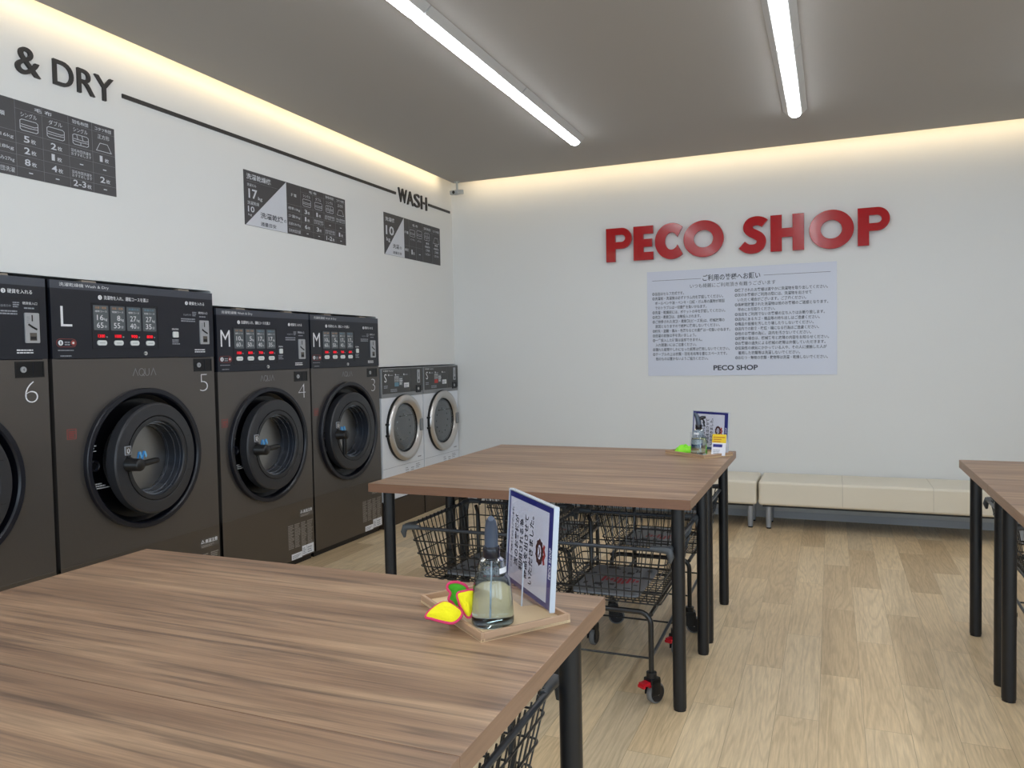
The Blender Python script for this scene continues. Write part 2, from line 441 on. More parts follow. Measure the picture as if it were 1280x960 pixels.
PR = {'L': dict(W=WL, T=TL, P=1.522, band=1.877, cz=.958, cu=.548),
      'M': dict(W=WM, T=TM, P=1.425, band=1.787, cz=.912, cu=.468)}
MX = .0275
def big_machine(kind, y0, number, lever, label, ajar=0.0):
    p = PR[kind]; W, T, P = p['W'], p['T'], p['P']
    t = thing('washer_dryer', (MX, y0, 0), label, 'washing machine', None)
    g = .005
    R = .394; cu, cz = p['cu'], p['cz']
    # carcass with a round hole in the front sheet
    b = MB(LEFT)
    n = 64; circ = [(cu+(R-.02)*math.cos(2*PI*k/n), cz+(R-.02)*math.sin(2*PI*k/n)) for k in range(n)]
    u0_, u1_, v0_, v1_ = g, W-g, .465, P-.003
    def sq(a):
        c, s_ = math.cos(a), math.sin(a); ks = []
        if c > 1e-9: ks.append((u1_-cu)/c)
        if c < -1e-9: ks.append((u0_-cu)/c)
        if s_ > 1e-9: ks.append((v1_-cz)/s_)
        if s_ < -1e-9: ks.append((v0_-cz)/s_)
        q = min(ks); return (cu+q*c, cz+q*s_)
    angs = sorted([2*PI*k/n for k in range(n)]+[math.atan2(v-cz, u-cu) % (2*PI) for u in (u0_,u1_) for v in (v0_,v1_)])
    ins = [(cu+(R-.02)*math.cos(a), cz+(R-.02)*math.sin(a), 0) for a in angs]; outs = [sq(a)+(0,) for a in angs]; q = len(angs)
    b.add(ins+outs, [(i, q+i, q+(i+1)%q, (i+1)%q) for i in range(q)], M['front'])
    b.box((g, .05, -.80), (W-g, T-.02, -.30), M['black'])
    b.box((g, P, -.30), (W-g, T-.004, -.012), M['black'])
    for a_, c_ in ((g, .03), (W-.03, W-g)): b.box((a_, .05, -.30), (c_, P, -.001), M['front'])
    b.box((.03, .05, -.30), (W-.03, .46, -.02), M['black'])
    b.box((.03, .46, -.3), (W-.03, .50, -.002), M['front'])
    b.box((.012, 0, -.78), (W-.012, .05, -.03), M['black'])
    b.build('body', t)
    b = MB(LEFT); b.box((g, .045, -.02), (W-g, .461, 0), M['front_floor_refl']); b.build('lower_panel', t, bevel=.002)
    b = MB(LEFT); b.box((g, P, -.012), (W-g, p['band'], .004), M['panel']); pb = b; cp = bpy.data.objects.new('control_panel', None)
    b = MB(LEFT); b.box((g, p['band'], -.012), (W-g, T-.006, .004), M['band']); 
    b.text('洗濯乾燥機 Wash & Dry', M['white'], box=(.055, p['band']+.009, .345, p['band']+.031) if kind == 'L' else (.050, p['band']+.006, .336, p['band']+.028), d=.0046)
    hb = b.build('header_band')
    for a_ in (.19, W-.27):
        b = MB(LEFT); b.box((a_, T-.006, -.05), (a_+.085, T+.004, -.004), M['tab']); b.build('top_bracket', t)
    D = .0046
    # fixed print on the control panel
    b = pb
    if kind == 'L':
        b.text('L', M['white'], box=(.057, 1.686, .120, 1.788), d=D, bold=-.008)
        b.puck(.289, 1.844, .012, D-.002, D+.0006, M['white'], 20); b.text('2', M['ink'], box=(.285, 1.838, .293, 1.851), d=D+.0012)
        b.text('洗濯物を入れ、運転コースを選ぶ', M['white'], box=(.312, 1.834, .605, 1.856), d=D, bold=.01)
        b.puck(.886, 1.846, .011, D-.002, D+.0006, M['white'], 20); b.text('3', M['ink'], box=(.882, 1.840, .890, 1.852), d=D+.0012)
        b.text('硬貨を入れる', M['white'], box=(.906, 1.836, 1.029, 1.857), d=D, bold=.01)
        b.text('料金表示中', M['dimwhite'], box=(.86, 1.770, .92, 1.782), d=D)
        b.text('硬貨投入口', M['white'], box=(.978, 1.785, 1.052, 1.799), d=D)
        dashes(b, .84, 1.735, .96, 1.76, 2, M['dimwhite'], D, 3); dashes(b, .93, 1.77, .965, 1.80, 3, M['dimwhite'], D, 4); dashes(b, .985, 1.765, 1.05, 1.777, 1, M['dimwhite'], D, 5)
        dashes(b, .94, 1.55, 1.053, 1.575, 2, M['white'], D, 6, .5); dashes(b, .047, 1.533, .118, 1.543, 1, M['dimwhite'], D, 7)
        dashes(b, .035, 1.562, .13, 1.570, 1, M['dimwhite'], D, 8)
        b.text('運転開始', M['white'], box=(.768, 1.682, .818, 1.693), d=D); dashes(b, .768, 1.598, .825, 1.632, 3, M['dimwhite'], D, 9)
        b.stroke([(.838,1.812),(1.063,1.812),(1.063,1.59)], .003, D-.002, D, M['black'])
        cells = [(.244,.336,'16','65',0),(.349,.441,'8','55',0),(.454,.546,'27','40',1),(.560,.652,'27','35',1)]
        z0, z1 = 1.671, 1.802; lz, bz = 1.640, 1.6035; ok = (.029, .138, 1.602); st = (.772, 1.638, .812, 1.673)
        plate = (.983, 1.600, 1.057, 1.746); screw = (.571, 1.546); frame = (.235, 1.572, .665, 1.812)
    else:
        b.text('M', M['white'], box=(.036, 1.585, .119, 1.691), d=D, bold=-.002)
        b.puck(.203, 1.745, .012, D-.002, D+.0006, M['white'], 20); b.text('2', M['ink'], box=(.199, 1.739, .207, 1.752), d=D+.0012)
        b.text('洗濯物を入れ、運転コースを選ぶ', M['white'], box=(.226, 1.735, .511, 1.757), d=D, bold=.01)
        b.puck(.714, 1.744, .011, D-.002, D+.0006, M['white'], 20); b.text('3', M['ink'], box=(.710, 1.738, .718, 1.750), d=D+.0012)
        b.text('硬貨を入れる', M['white'], box=(.733, 1.734, .858, 1.755), d=D, bold=.01)
        b.text('料金表示中', M['dimwhite'], box=(.69, 1.669, .75, 1.681), d=D)
        b.text('硬貨投入口', M['white'], box=(.808, 1.683, .882, 1.697), d=D)
        dashes(b, .67, 1.632, .79, 1.660, 2, M['dimwhite'], D, 3); dashes(b, .76, 1.67, .795, 1.70, 3, M['dimwhite'], D, 4); dashes(b, .815, 1.664, .88, 1.675, 1, M['dimwhite'], D, 5)
        dashes(b, .77, 1.452, .885, 1.477, 2, M['white'], D, 6, .5); dashes(b, .04, 1.437, .11, 1.446, 1, M['dimwhite'], D, 7)
        dashes(b, .025, 1.464, .12, 1.472, 1, M['dimwhite'], D, 8)
        b.text('運転開始', M['white'], box=(.592, 1.581, .640, 1.592), d=D); dashes(b, .59, 1.498, .65, 1.532, 3, M['dimwhite'], D, 9)
        b.stroke([(.668,1.708),(.895,1.708),(.895,1.49)], .003, D-.002, D, M['black'])
        cells = [(.156,.245,'10','60',0),(.262,.350,'5','50',0),(.366,.451,'17','40',1),(.470,.559,'17','35',1)]
        z0, z1 = 1.573, 1.703; lz, bz = 1.545, 1.507; ok = (.020, .128, 1.504); st = (.598, 1.537, .632, 1.572)
        plate = (.811, 1.497, .886, 1.641); screw = (.476, 1.448); frame = (.148, 1.472, .572, 1.711)
    bpy.data.objects.remove(cp); cp = b.build('control_panel', t); hb.parent = cp
    for ci, (a_, c_, kg, mn, blue) in enumerate(cells):
        b = MB(LEFT); h = z1-z0
        b.rrect(a_, z0, c_, z1, .006, .003, .0062, M['disp'])
        e = .0068
        tb = M['disp_b'] if blue else M['disp_o']
        b.text('洗濯のみ' if blue else '洗濯・乾燥', tb, box=(a_+.010, z0+h*.86, c_-.012, z0+h*.95), d=e, bold=.01)
        b.text('標準コース' if ci % 2 == 0 else '短縮コース', M['white'], box=(a_+.010, z0+h*.72, c_-.010, z0+h*.80), d=e)
        w = (c_-a_)
        b.text(kg, M['white'], box=(a_+w*(.22 if len(kg) > 1 else .44), z0+h*.40, a_+w*.66, z0+h*.62), d=e)
        b.text('kg', M['white'], box=(a_+w*.70, z0+h*.37, a_+w*.90, z0+h*.50), d=e)
        b.text(mn, M['white'], box=(a_+w*.20, z0+h*.09, a_+w*.64, z0+h*.31), d=e)
        b.text('分', M['white'], box=(a_+w*.70, z0+h*.09, a_+w*.86, z0+h*.20), d=e)
        b.build('course_display', cp)
        b = MB(LEFT)
        mid = (a_+c_)/2
        b.box((mid-.026, lz-.012, .003), (mid+.024, lz+.012, .0052), M['black'])
        b.text(('1300','1000','900','800')[ci] if kind == 'L' else ('1000','800','700','600')[ci], M['led'], box=(mid-.022, lz-.009, mid+.020, lz+.009), d=.0058, bold=.02)
        b.text('円', M['white'], box=(mid+.028, lz-.009, mid+.036, lz-.001), d=.0052)
        b.build('price_readout', cp)
        b = MB(LEFT); b.rrect(mid-.029, bz-.0135, mid+.029, bz+.0135, .012, .003, .009, M['button'])
        b.box((mid-.017, bz-.002, .0088), (mid+.017, bz+.001, .0094), M['dimwhite']); b.build('course_button', cp, bevel=.002)
    b = MB(LEFT); b.stroke([(frame[0],frame[1]),(frame[0],frame[3]),(frame[2],frame[3]),(frame[2],frame[1])], .004, .003, .0054, M['black'], True); b.build('display_bezel', cp)
    b = MB(LEFT)
    b.stroke([(ok[0]+.012*1.6+.02*math.cos(a), ok[2]+.02*math.sin(a)) for a in [PI/2+PI*k/8 for k in range(9)]]+[(ok[1]-.012*1.6+.02*math.cos(a), ok[2]+.02*math.sin(a)) for a in [-PI/2+PI*k/8 for k in range(9)]], .002, .003, .0052, M['redprint'], True)
    b.puck(ok[0]+.022, ok[2], .0135, .003, .0056, M['white'], 24); b.text('1', M['ink'], box=(ok[0]+.019, ok[2]-.008, ok[0]+.025, ok[2]+.008), d=.006)
    dashes(b, ok[0]+.044, ok[2]-.012, ok[0]+.078, ok[2]+.012, 2, M['dimwhite'], .0052, 11)
    b.puck(ok[1]-.017, ok[2], .0135, .003, .0056, M['redprint'], 24); b.puck(ok[1]-.017, ok[2], .006, .003, .006, M['white'], 12); b.build('guide_badge', cp)
    b = MB(LEFT); b.rrect(st[0], st[1], st[2], st[3], .006, .003, .011, M['button']); b.build('start_button', cp, bevel=.0015)
    b = MB(LEFT); b.rrect(plate[0], plate[1], plate[2], plate[3], .006, .003, .010, M['silver'])
    pw = plate[2]-plate[0]; ph = plate[3]-plate[1]
    b.box((plate[0]+pw*.3, plate[1]+ph*.08, .0095), (plate[0]+pw*.78, plate[1]+ph*.34, .0108), M['plate_dark'])
    b.box((plate[0]+pw*.34, plate[1]+ph*.11, .0095), (plate[0]+pw*.74, plate[1]+ph*.22, .0114), M['black'])
    b.stroke([(plate[0]+pw*.22, plate[1]+ph*.62),(plate[0]+pw*.5, plate[1]+ph*.53),(plate[0]+pw*.8, plate[1]+ph*.45)], .008, .0095, .0116, M['black'])
    b.box((plate[0]+pw*.46, plate[1]+ph*.72, .0095), (plate[0]+pw*.54, plate[1]+ph*.93, .0112), M['black'])
    dashes(b, plate[0]+pw*.12, plate[1]+ph*.66, plate[0]+pw*.4, plate[1]+ph*.9, 4, M['dimwhite'], .0106, 12)
    b.build('coin_slot_plate', cp, bevel=.001)
    b = MB(LEFT); b.puck(screw[0], screw[1], .011, .003, .009, M['bolt'], 20); b.box((screw[0]-.012, screw[1]-.002, .008), (screw[0]+.002, screw[1]+.002, .0096), M['black']); b.build('panel_lock', cp)
    # service box
    lb = (.930, 1.433, 1.077, 1.511) if kind == 'L' else (.759, 1.334, .909, 1.406)
    b = MB(LEFT); b.stroke([(lb[0]+.003,lb[1]+.003),(lb[0]+.003,lb[3]-.003),(lb[2]-.003,lb[3]-.003),(lb[2]-.003,lb[1]+.003)], .006, -.004, .003, M['black'], True)
    b.box((lb[0], lb[1], -.004), (lb[2], lb[3], .0006), M['channel']); mid = lb[0]+(lb[2]-lb[0])*.62
    b.box((mid-.0015, lb[1], 0), (mid+.0015, lb[3], .0025), M['panel'])
    o = b.build('service_box', t)
    b = MB(LEFT); b.puck(lb[0]+(lb[2]-lb[0])*.27, (lb[1]+lb[3])/2, .0145, 0, .006, M['silver'], 24); b.text('4', M['ink'], box=(lb[0]+(lb[2]-lb[0])*.27-.004, (lb[1]+lb[3])/2-.007, lb[0]+(lb[2]-lb[0])*.27+.004, (lb[1]+lb[3])/2+.007), d=.0065); b.build('key_lock', o)
    nb = (.974, 1.311, 1.040, 1.415) if kind == 'L' else (.800, 1.213, .884, 1.316)
    if number == '3': nb = (.815, 1.213, .875, 1.316)
    b = MB(LEFT); b.text(number, M['white'], box=nb, d=.001, bold=-.030, res=4, th=.0004); b.build('machine_number', t)
    ab = (.484, 1.421, .643, 1.461) if kind == 'L' else (.401, 1.350, .541, 1.388)
    # brand mark: open A, Q, U, open A drawn as thin strokes
    b = MB(LEFT); w = (ab[2]-ab[0])/4.5; h = ab[3]-ab[1]; z = ab[1]; st_ = .0034
    b.stroke([(ab[0],z),(ab[0]+w*.5,z+h),(ab[0]+w,z)], st_, 0, .0014, M['logo'])
    c0 = ab[0]+w*1.68; b.stroke([(c0+w*.5*math.cos(2*PI*k/24), z+h/2+h*.5*math.sin(2*PI*k/24)) for k in range(24)], st_, 0, .0014, M['logo'], True)
    b.stroke([(c0+w*.1, z+h*.25),(c0+w*.55, z-h*.05)], st_, 0, .0014, M['logo'])
    c1 = ab[0]+w*2.35; b.stroke([(c1, z+h),(c1, z+h*.4)]+[(c1+w*.4-w*.4*math.cos(PI*k/8), z+h*.4-h*.4*math.sin(PI*k/8)) for k in range(9)]+[(c1+w*.8, z+h)], st_, 0, .0014, M['logo'])
    b.stroke([(ab[2]-w,z),(ab[2]-w*.5,z+h),(ab[2],z)], st_, 0, .0014, M['logo']); b.build('brand_logo', t)
    # surround ring and dark channel
    b = MB(LEFT)
    b.lathe(cu, cz, [(R,-.004),(R,.026),(R-.004,.030),(R-.026,.030),(R-.034,.022),(R-.036,-.03)], M['ring'], 96, crisp=True)
    b.build('door_surround', t)
    b = MB(LEFT)
    b.lathe(cu, cz, [(R-.036,-.030),(R-.060,-.040),(.24,-.045)], M['channel'], 96, crisp=True)
    dashes(b, cu-.345, cz+.082, cu-.285, cz+.108, 2, M['white'], -.030, 21, .5); b.box((cu-.352, cz+.068, -.042), (cu-.290, cz+.072, -.030), M['white'])
    dashes(b, cu-.310, cz-.122, cu-.240, cz-.098, 2, M['white'], -.030, 22, .5); b.box((cu-.300, cz-.134, -.042), (cu-.215, cz-.130, -.030), M['white'])
    o = b.build('door_channel', t)
    b = MB(LEFT); b.lathe(cu-.318, cz-.006, [(.030,-.034),(.030,-.006),(.025,-.003),(.021,-.008),(.018,-.03)], M['ring'], 28); b.puck(cu-.318, cz-.006, .017, -.034, -.018, M['black'], 24); b.build('lock_catch', o)
    # door, hinged on the right and left standing slightly open
    RD = .310; f = .054; ct, st2 = math.cos(ajar), math.sin(ajar); hu0 = cu+.315
    def DF(u, v, d): return LEFT(hu0+(u-hu0)*ct+d*st2, v, d*ct-(u-hu0)*st2)
    b = MB(DF)
    b.lathe(cu, cz, [(RD-.05,-.03),(RD-.012,-.022),(RD-.004,-.010),(RD,f-.010),(RD-.006,f-.002),(RD-.012,f),(.242,f+.004),(.238,f+.002)], M['door'], 96, crisp=True)
    b.lathe(cu, cz, [(.238,f+.002),(.238,f-.006),(.233,f-.006),(.233,f+.003)], M['groove'], 96, crisp=True)
    b.lathe(cu, cz, [(.233,f+.003),(.229,f+.004),(.210,f+.004),(.206,f-.002)], M['door2'], 96, crisp=True)
    for a_ in (22, -22): b.box((cu+.270*math.cos(math.radians(a_))-.012, cz+.270*math.sin(math.radians(a_))-.0015, f-.002), (cu+.270*math.cos(math.radians(a_))+.012, cz+.270*math.sin(math.radians(a_))+.0015, f+.003), M['groove'])
    dr = b.build('door', t)
    # stepped bowl funnelling back to the pane
    b = MB(DF)
    b.lathe(cu, cz, [(.206,f-.002),(.204,f-.018)], M['bowl'], 72)
    b.lathe(cu, cz, [(.204,f-.018),(.200,f-.018)], M['bowlrim'], 72)
    b.lathe(cu, cz, [(.200,f-.018),(.196,f-.046)], M['bowl'], 72)
    b.lathe(cu, cz, [(.196,f-.046),(.191,f-.046)], M['bowlrim'], 72)
    b.lathe(cu, cz, [(.191,f-.046),(.185,f-.086)], M['bowl'], 72)
    b.lathe(cu, cz, [(.185,f-.086),(.181,f-.086)], M['bowlrim'], 72)
    b.lathe(cu, cz, [(.181,f-.086),(.178,f-.110),(.19,f-.125),(.25,f-.10)], M['bowl'], 72); b.build('door_bowl', dr)
    b = MB(DF); b.puck(cu, cz, .1785, f-.108, f-.102, M['pane'], 64); b.build('door_pane', dr)
    b = MB(DF); lx, lz_ = cu-.052, cz-.012; dd = f-.1005; sw = .017
    for q in (0, .036):
        b.prism([(lx+q, lz_),(lx+q+.014, lz_),(lx+q+.028, lz_+.048),(lx+q+.014, lz_+.048)], dd-.001, dd, M['blue'])
        b.prism([(lx+q+.022, lz_+.040),(lx+q+.034, lz_+.048),(lx+q+.046, lz_+.018),(lx+q+.034, lz_+.008)], dd-.001, dd+.0002, M['blue2'])
    dashes(b, lx+.01, lz_-.018, lx+.08, lz_-.010, 1, M['blue'], dd, 2); b.build('pane_logo', dr)
    # drum behind the pane
    b = MB(LEFT); b.lathe(cu, cz, [(.24,-.10),(.255,-.11),(.262,-.28),(.05,-.285),(.0,-.28)], M['drum'], 48); b.build('drum', t)
    # lever handle: boss standing off the door, bar across or hanging
    b = MB(DF); hu, hz = cu-.222, cz-.008
    b.lathe(hu, hz, [(.040,f-.002),(.040,f+.012),(.034,f+.020),(.033,f+.078),(.029,f+.084),(.001,f+.085)], M['black'], 32)
    T_ = Matrix.Identity(4)
    if lever == 'across': b.tube([DF(hu, hz, f+.060), DF(hu+.04, hz+.002, f+.060), DF(hu+.135, hz+.006, f+.058), DF(hu+.150, hz+.006, f+.056)], [.018,.0175,.0165,.0150], M['black'], 16)
    else: b.tube([DF(hu, hz, f+.060), DF(hu, hz-.04, f+.060), DF(hu+.003, hz-.135, f+.058), DF(hu+.003, hz-.150, f+.056)], [.018,.0175,.0165,.0150], M['black'], 16)
    b.build('door_handle', dr)
    b = MB(DF); b.rrect(hu-.027, hz+.052, hu+.017, hz+.100, .003, f-.003, f+.0065, M['dimwhite']); b.box((hu-.022, hz+.056, f+.006), (hu+.012, hz+.096, f+.0072), M['plate_dark'])
    b.stroke([(hu-.012,hz+.085),(hu-.012,hz+.066),(hu-.002,hz+.062),(hu+.004,hz+.075),(hu-.004,hz+.088)], .004, f+.006, f+.0078, M['white']); b.build('lever_label', dr)
    # stickers
    b = MB(LEFT); q0 = (.070, 1.111) if kind == 'L' else (.028, 1.069)
    b.stroke([(q0[0],q0[1]),(q0[0]+.050,q0[1]),(q0[0]+.050,q0[1]+.050),(q0[0],q0[1]+.050)], .003, 0, .0008, M['redprint'], True)
    dashes(b, q0[0]+.007, q0[1]+.007, q0[0]+.046, q0[1]+.044, 4, M['redprint'], .0010, 31, .6); b.build('caution_sticker', t)
    o2 = .018 if kind == 'L' else 0; s0 = W-.305
    b = MB(LEFT); b.box((W-.170, .340, -.001), (W-.016, .396, .0008), M['plate_dark'])
    b.stroke([(W-.160,.371),(W-.149,.388),(W-.138,.371)], .0025, 0, .0014, M['white'], True)
    b.text('高温注意', M['white'], box=(W-.128, .366, W-.026, .390), d=.0014, bold=.01); dashes(b, W-.160, .344, W-.030, .360, 2, M['notice'], .0014, 33, .5); b.build('heat_warning_label', t)
    b = MB(LEFT)
    for q in range(4): dashes(b, s0+q*.073, .132, s0+q*.073+.066, .308, 15, M['notice'], .0012, 40+q, .55)
    b.build('instruction_label', t)
    b = MB(LEFT); b.box((s0+.032, .048, -.001), (s0+.150, .090, .0008), M['white']); dashes(b, s0+.040, .054, s0+.140, .082, 3, M['dimwhite'], .0012, 51, .5)
    b.box((s0+.152, .055, -.001), (s0+.288, .125, .0008), M['white']); b.box((s0+.205, .055, .0008), (s0+.207, .125, .0012), M['dimwhite']); dashes(b, s0+.158, .065, s0+.200, .115, 4, M['dimwhite'], .0012, 52, .5); dashes(b, s0+.214, .065, s0+.28, .115, 3, M['dimwhite'], .0012, 53, .5)
    b.build('rating_label', t)
    return t
big_machine('L', L6, '6', 'across', 'wide dark bronze washer-dryer marked 6, cut off by the left edge of the photo', R_(6))
big_machine('L', LL, '5', 'across', 'wide dark bronze washer-dryer marked 5 with a large letter L', R_(6.2))
big_machine('M', L4, '4', 'across', 'dark bronze washer-dryer marked 4 with a letter M and a sideways door lever', R_(2.8))
big_machine('M', L3, '3', 'down', 'dark bronze washer-dryer marked 3 with a letter M and its door lever hanging down')

# ------------------------------------------------------------------ small white washers
def small_machine(y0, label, red):
    W = WS; t = thing('washing_machine', (MX, y0, 0), label, 'washing machine', None)
    b = MB(LEFT); cu, cz, R = .372, .858, .300
    b.box((.004, .236, -.72), (W-.004, TS-.004, -.001), M['enamel']); b.box((.004, .236, -.001), (W-.004, 1.140, .0), M['enamel'])
    b.box((.012, .518, -.0005), (W-.012, .521, .0006), M['dimwhite'])
    b.build('body', t, bevel=.003)
    b = MB(LEFT); b.box((.006, 0, -.70), (W-.006, .226, -.004), M['plinth']); b.box((.006, .226, -.70), (W-.006, .236, -.015), M['gap']); b.build('plinth', t)
    b = MB(LEFT); b.box((.003, 1.140, -.02), (W-.003, TS, .006), M['greybezel']); pn = b.build('control_panel', t, bevel=.003)
    b = MB(LEFT); b.box((.020, 1.176, .004), (.494, 1.391, .0085), M['spanel'])
    b.text('S', M['white'], box=(.048, 1.277, .088, 1.350), d=.0092); b.text('洗濯機 Washer', M['white'], box=(.030, 1.369, .205, 1.383), d=.0092)
    for a_ in (.122, .238, .384): b.puck(a_, 1.339, .008, .008, .0096, M['white'], 16); dashes(b, a_+.015, 1.333, a_+.085, 1.345, 1, M['dimwhite'], .0092, int(a_*1000))
    dashes(b, .04, 1.225, .12, 1.255, 2, M['dimwhite'], .0092, 5); dashes(b, .15, 1.19, .30, 1.22, 2, M['dimwhite'], .0092, 6)
    b.build('instruction_panel', pn)
    b = MB(LEFT); b.box((.219, 1.275, .008), (.290, 1.325, .0098), M['silver']); b.box((.219, 1.235, .008), (.290, 1.270, .0098), M['rust'] if red else M['disp_b']); b.box((.298, 1.238, .008), (.362, 1.322, .0098), M['disp'])
    dashes(b, .224, 1.28, .286, 1.32, 3, M['plate_dark'], .0102, 8); dashes(b, .303, 1.25, .358, 1.31, 4, M['white'], .0102, 9); b.build('course_display', pn)
    b = MB(LEFT); b.box((.384, 1.220, .008), (.470, 1.262, .0098), M['white']); dashes(b, .39, 1.226, .465, 1.256, 2, M['dimwhite'], .0102, 10); b.build('price_display', pn)
    b = MB(LEFT); b.box((.502, 1.176, .004), (.728, 1.391, .0085), M['spanel']); b.build('coin_panel', pn)
    b = MB(LEFT); b.box((.626, 1.252, .008), (.672, 1.377, .013), M['silver']); b.box((.640, 1.262, .012), (.660, 1.285, .0136), M['black']); b.box((.645, 1.31, .012), (.652, 1.35, .0136), M['black']); b.build('coin_slot_plate', pn)
    b = MB(LEFT); b.stroke([(.603,1.168),(.603,1.228),(.684,1.228),(.684,1.168)], .008, .004, .014, M['black'], True); b.box((.603, 1.168, .006), (.684, 1.228, .010), M['channel']); b.puck(.640, 1.198, .013, .008, .015, M['silver'], 20); b.build('service_box', pn)
    # door: dished chrome ring round a bulging glass
    b = MB(LEFT)
    b.lathe(cu, cz, [(R,-.001),(R+.002,.012),(R-.002,.026)], M['groove'], 72)
    b.lathe(cu, cz, [(R-.002,.026),(R-.008,.040),(R-.022,.048),(.262,.050),(.250,.047),(.228,.026),(.222,.020)], M['chrome'], 72)
    b.lathe(cu, cz, [(.222,.020),(.216,.014),(.214,-.002)], M['groove'], 72)
    dr = b.build('door', t)
    b = MB(LEFT); b.lathe(cu, cz, [(.222,.012),(.212,-.006),(.200,-.008)], M['groove'], 72)
    b.lathe(cu, cz, [(.214,.010),(.200,.022),(.15,.034),(.08,.040),(.0005,.042)], M['pane2'], 64); b.build('door_glass', dr)
    b = MB(LEFT); b.disc(cu, cz, .2200, .0008, M['drum'], 48); b.lathe(cu, cz, [(.214,.002),(.200,.006),(.196,.002)], M['bowlrim'], 64)
    for a_ in range(0, 360, 30):
        A = math.radians(a_); b.puck(cu+.12*math.cos(A), cz+.12*math.sin(A), .009, .0005, .0022, M['bowlrim'], 12)
    b.lathe(cu, cz, [(.165,.001),(.160,.006),(.155,.001)], M['drum'], 64); b.build('drum', t)
    b = MB(LEFT); b.box((cu-.13, cz+.105, .030), (cu+.11, cz+.112, .034), M['black']); b.box((cu-.02, cz+.104, .0335), (cu+.01, cz+.113, .0350), M['white']); b.build('glass_strip', dr)
    b = MB(LEFT); b.rrect(cu+.232, cz-.050, cu+.270, cz+.062, .008, .036, .056, M['greybezel']); b.build('door_handle', dr, bevel=.003)
    b = MB(LEFT)
    for a_ in (.05, -.05): b.puck(cu-R-.001, cz+a_, .011, 0, .030, M['black'], 14)
    b.build('hinge', dr)
    b = MB(LEFT); dashes(b, .62, .555, .70, .575, 1, M['dimwhite'], .0012, 61)
    dashes(b, .39, .44, .45, .50, 3, M['dimwhite'], .0012, 62, .4); dashes(b, .49, .45, .55, .49, 2, M['dimwhite'], .0012, 63, .4); dashes(b, .58, .46, .66, .51, 3, M['dimwhite'], .0012, 64, .4); b.build('instruction_label', t)
    return t
small_machine(S1, 'small white front-loading washer with chrome door, beside the machine marked 3', False)
small_machine(S2, 'small white front-loading washer with chrome door, in the corner by the back wall', True)

# ------------------------------------------------------------------ wall lettering and rules on the left wall
def wall_letter(ch, box, label, name='wall_letter', bold=.003, th=.014):
    u0_, v0_, u1_, v1_ = box
    b = MB(LEFT); b.text(ch, M['letter'], box=(0, 0, u1_-u0_, v1_-v0_), d=0, bold=bold, th=th, res=6)
    o = b.build(name, loc=(-.0006, u0_, v0_)); return tag(o, label, 'wall lettering', 'black letters along the left wall')
wall_letter('&', (-4.570, 2.903, -4.443, 3.034), 'black ampersand standing off the left wall above the price boards', 'wall_symbol', .006)
wall_letter('D', (-4.374, 2.906, -4.262, 3.032), 'black letter D on the left wall, right after the ampersand')
wall_letter('R', (-4.238, 2.906, -4.137, 3.032), 'black letter R of DRY on the left wall')
wall_letter('Y', (-4.137, 2.906, -4.019, 3.032), 'black letter Y ending the word DRY on the left wall')
for ch, a_, c_, lb in (('W', -1.010, -.858, 'black letter W beginning the word WASH'), ('A', -.853, -.737, 'black letter A of the word WASH'), ('S', -.722, -.616, 'black letter S of the word WASH'), ('H', -.590, -.476, 'black letter H ending the word WASH')):
    wall_letter(ch, (a_, 2.903, c_, 3.030), lb)
for a_, c_, lb in ((-3.961, -1.052, 'long thin black bar on the left wall from DRY to WASH'), (-.440, .018, 'short thin black bar on the left wall after WASH')):
    b = MB(LEFT); b.box((0, 0, 0), (c_-a_, .022, .010), M['letter']); tag(b.build('rule_bar', loc=(-.0006, a_, 2.957)), lb, 'bar', None)

# ------------------------------------------------------------------ load guide boards on the left wall
def futon(b, u, v, w, h, kind, d, m):
    lw = .0026
    if kind == 'kotatsu': b.stroke([(u,v),(u+w*.25,v+h*.8),(u+w*.75,v+h*.8),(u+w,v)], lw, d-.0004, d, m, True); return
    b.stroke([(u,v+h*.12),(u+w*.1,v),(u+w*.9,v),(u+w,v+h*.12),(u+w,v+h*.88),(u+w*.9,v+h),(u+w*.1,v+h),(u,v+h*.88)], lw, d-.0004, d, m, True)
    b.stroke([(u,v+h*.35),(u+w*.5,v+h*.30),(u+w,v+h*.35)], lw, d-.0004, d, m); b.stroke([(u+w*.05,v+h*.55),(u+w*.8,v+h*.5),(u+w,v+h*.6)], lw, d-.0004, d, m)
    if kind == 'down':
        for q in (.33, .66): b.stroke([(u+w*q,v+h*.5),(u+w*(q-.08),v+h)], lw, d-.0004, d, m)
        b.stroke([(u+w*.5,v),(u+w*.5,v+h*.3)], lw, d-.0004, d, m)
Wp, Hp = 1.166, .366; ZP = 2.403
def guide(y0, W, cols, split, left_fn, table_fn, label):
    b = MB(LEFT); b.box((0,0,0),(W,Hp,.004), M['board'])
    D = .0044
    if split:
        b.prism([(.006,.001),(split,.001),(split,Hp-.003)], .003, .0050, M['boardw']); left_fn(b)
    table_fn(b, D)
    tag(b.build('load_guide_board', loc=(-.0006, y0, ZP)), label, 'wall sign')
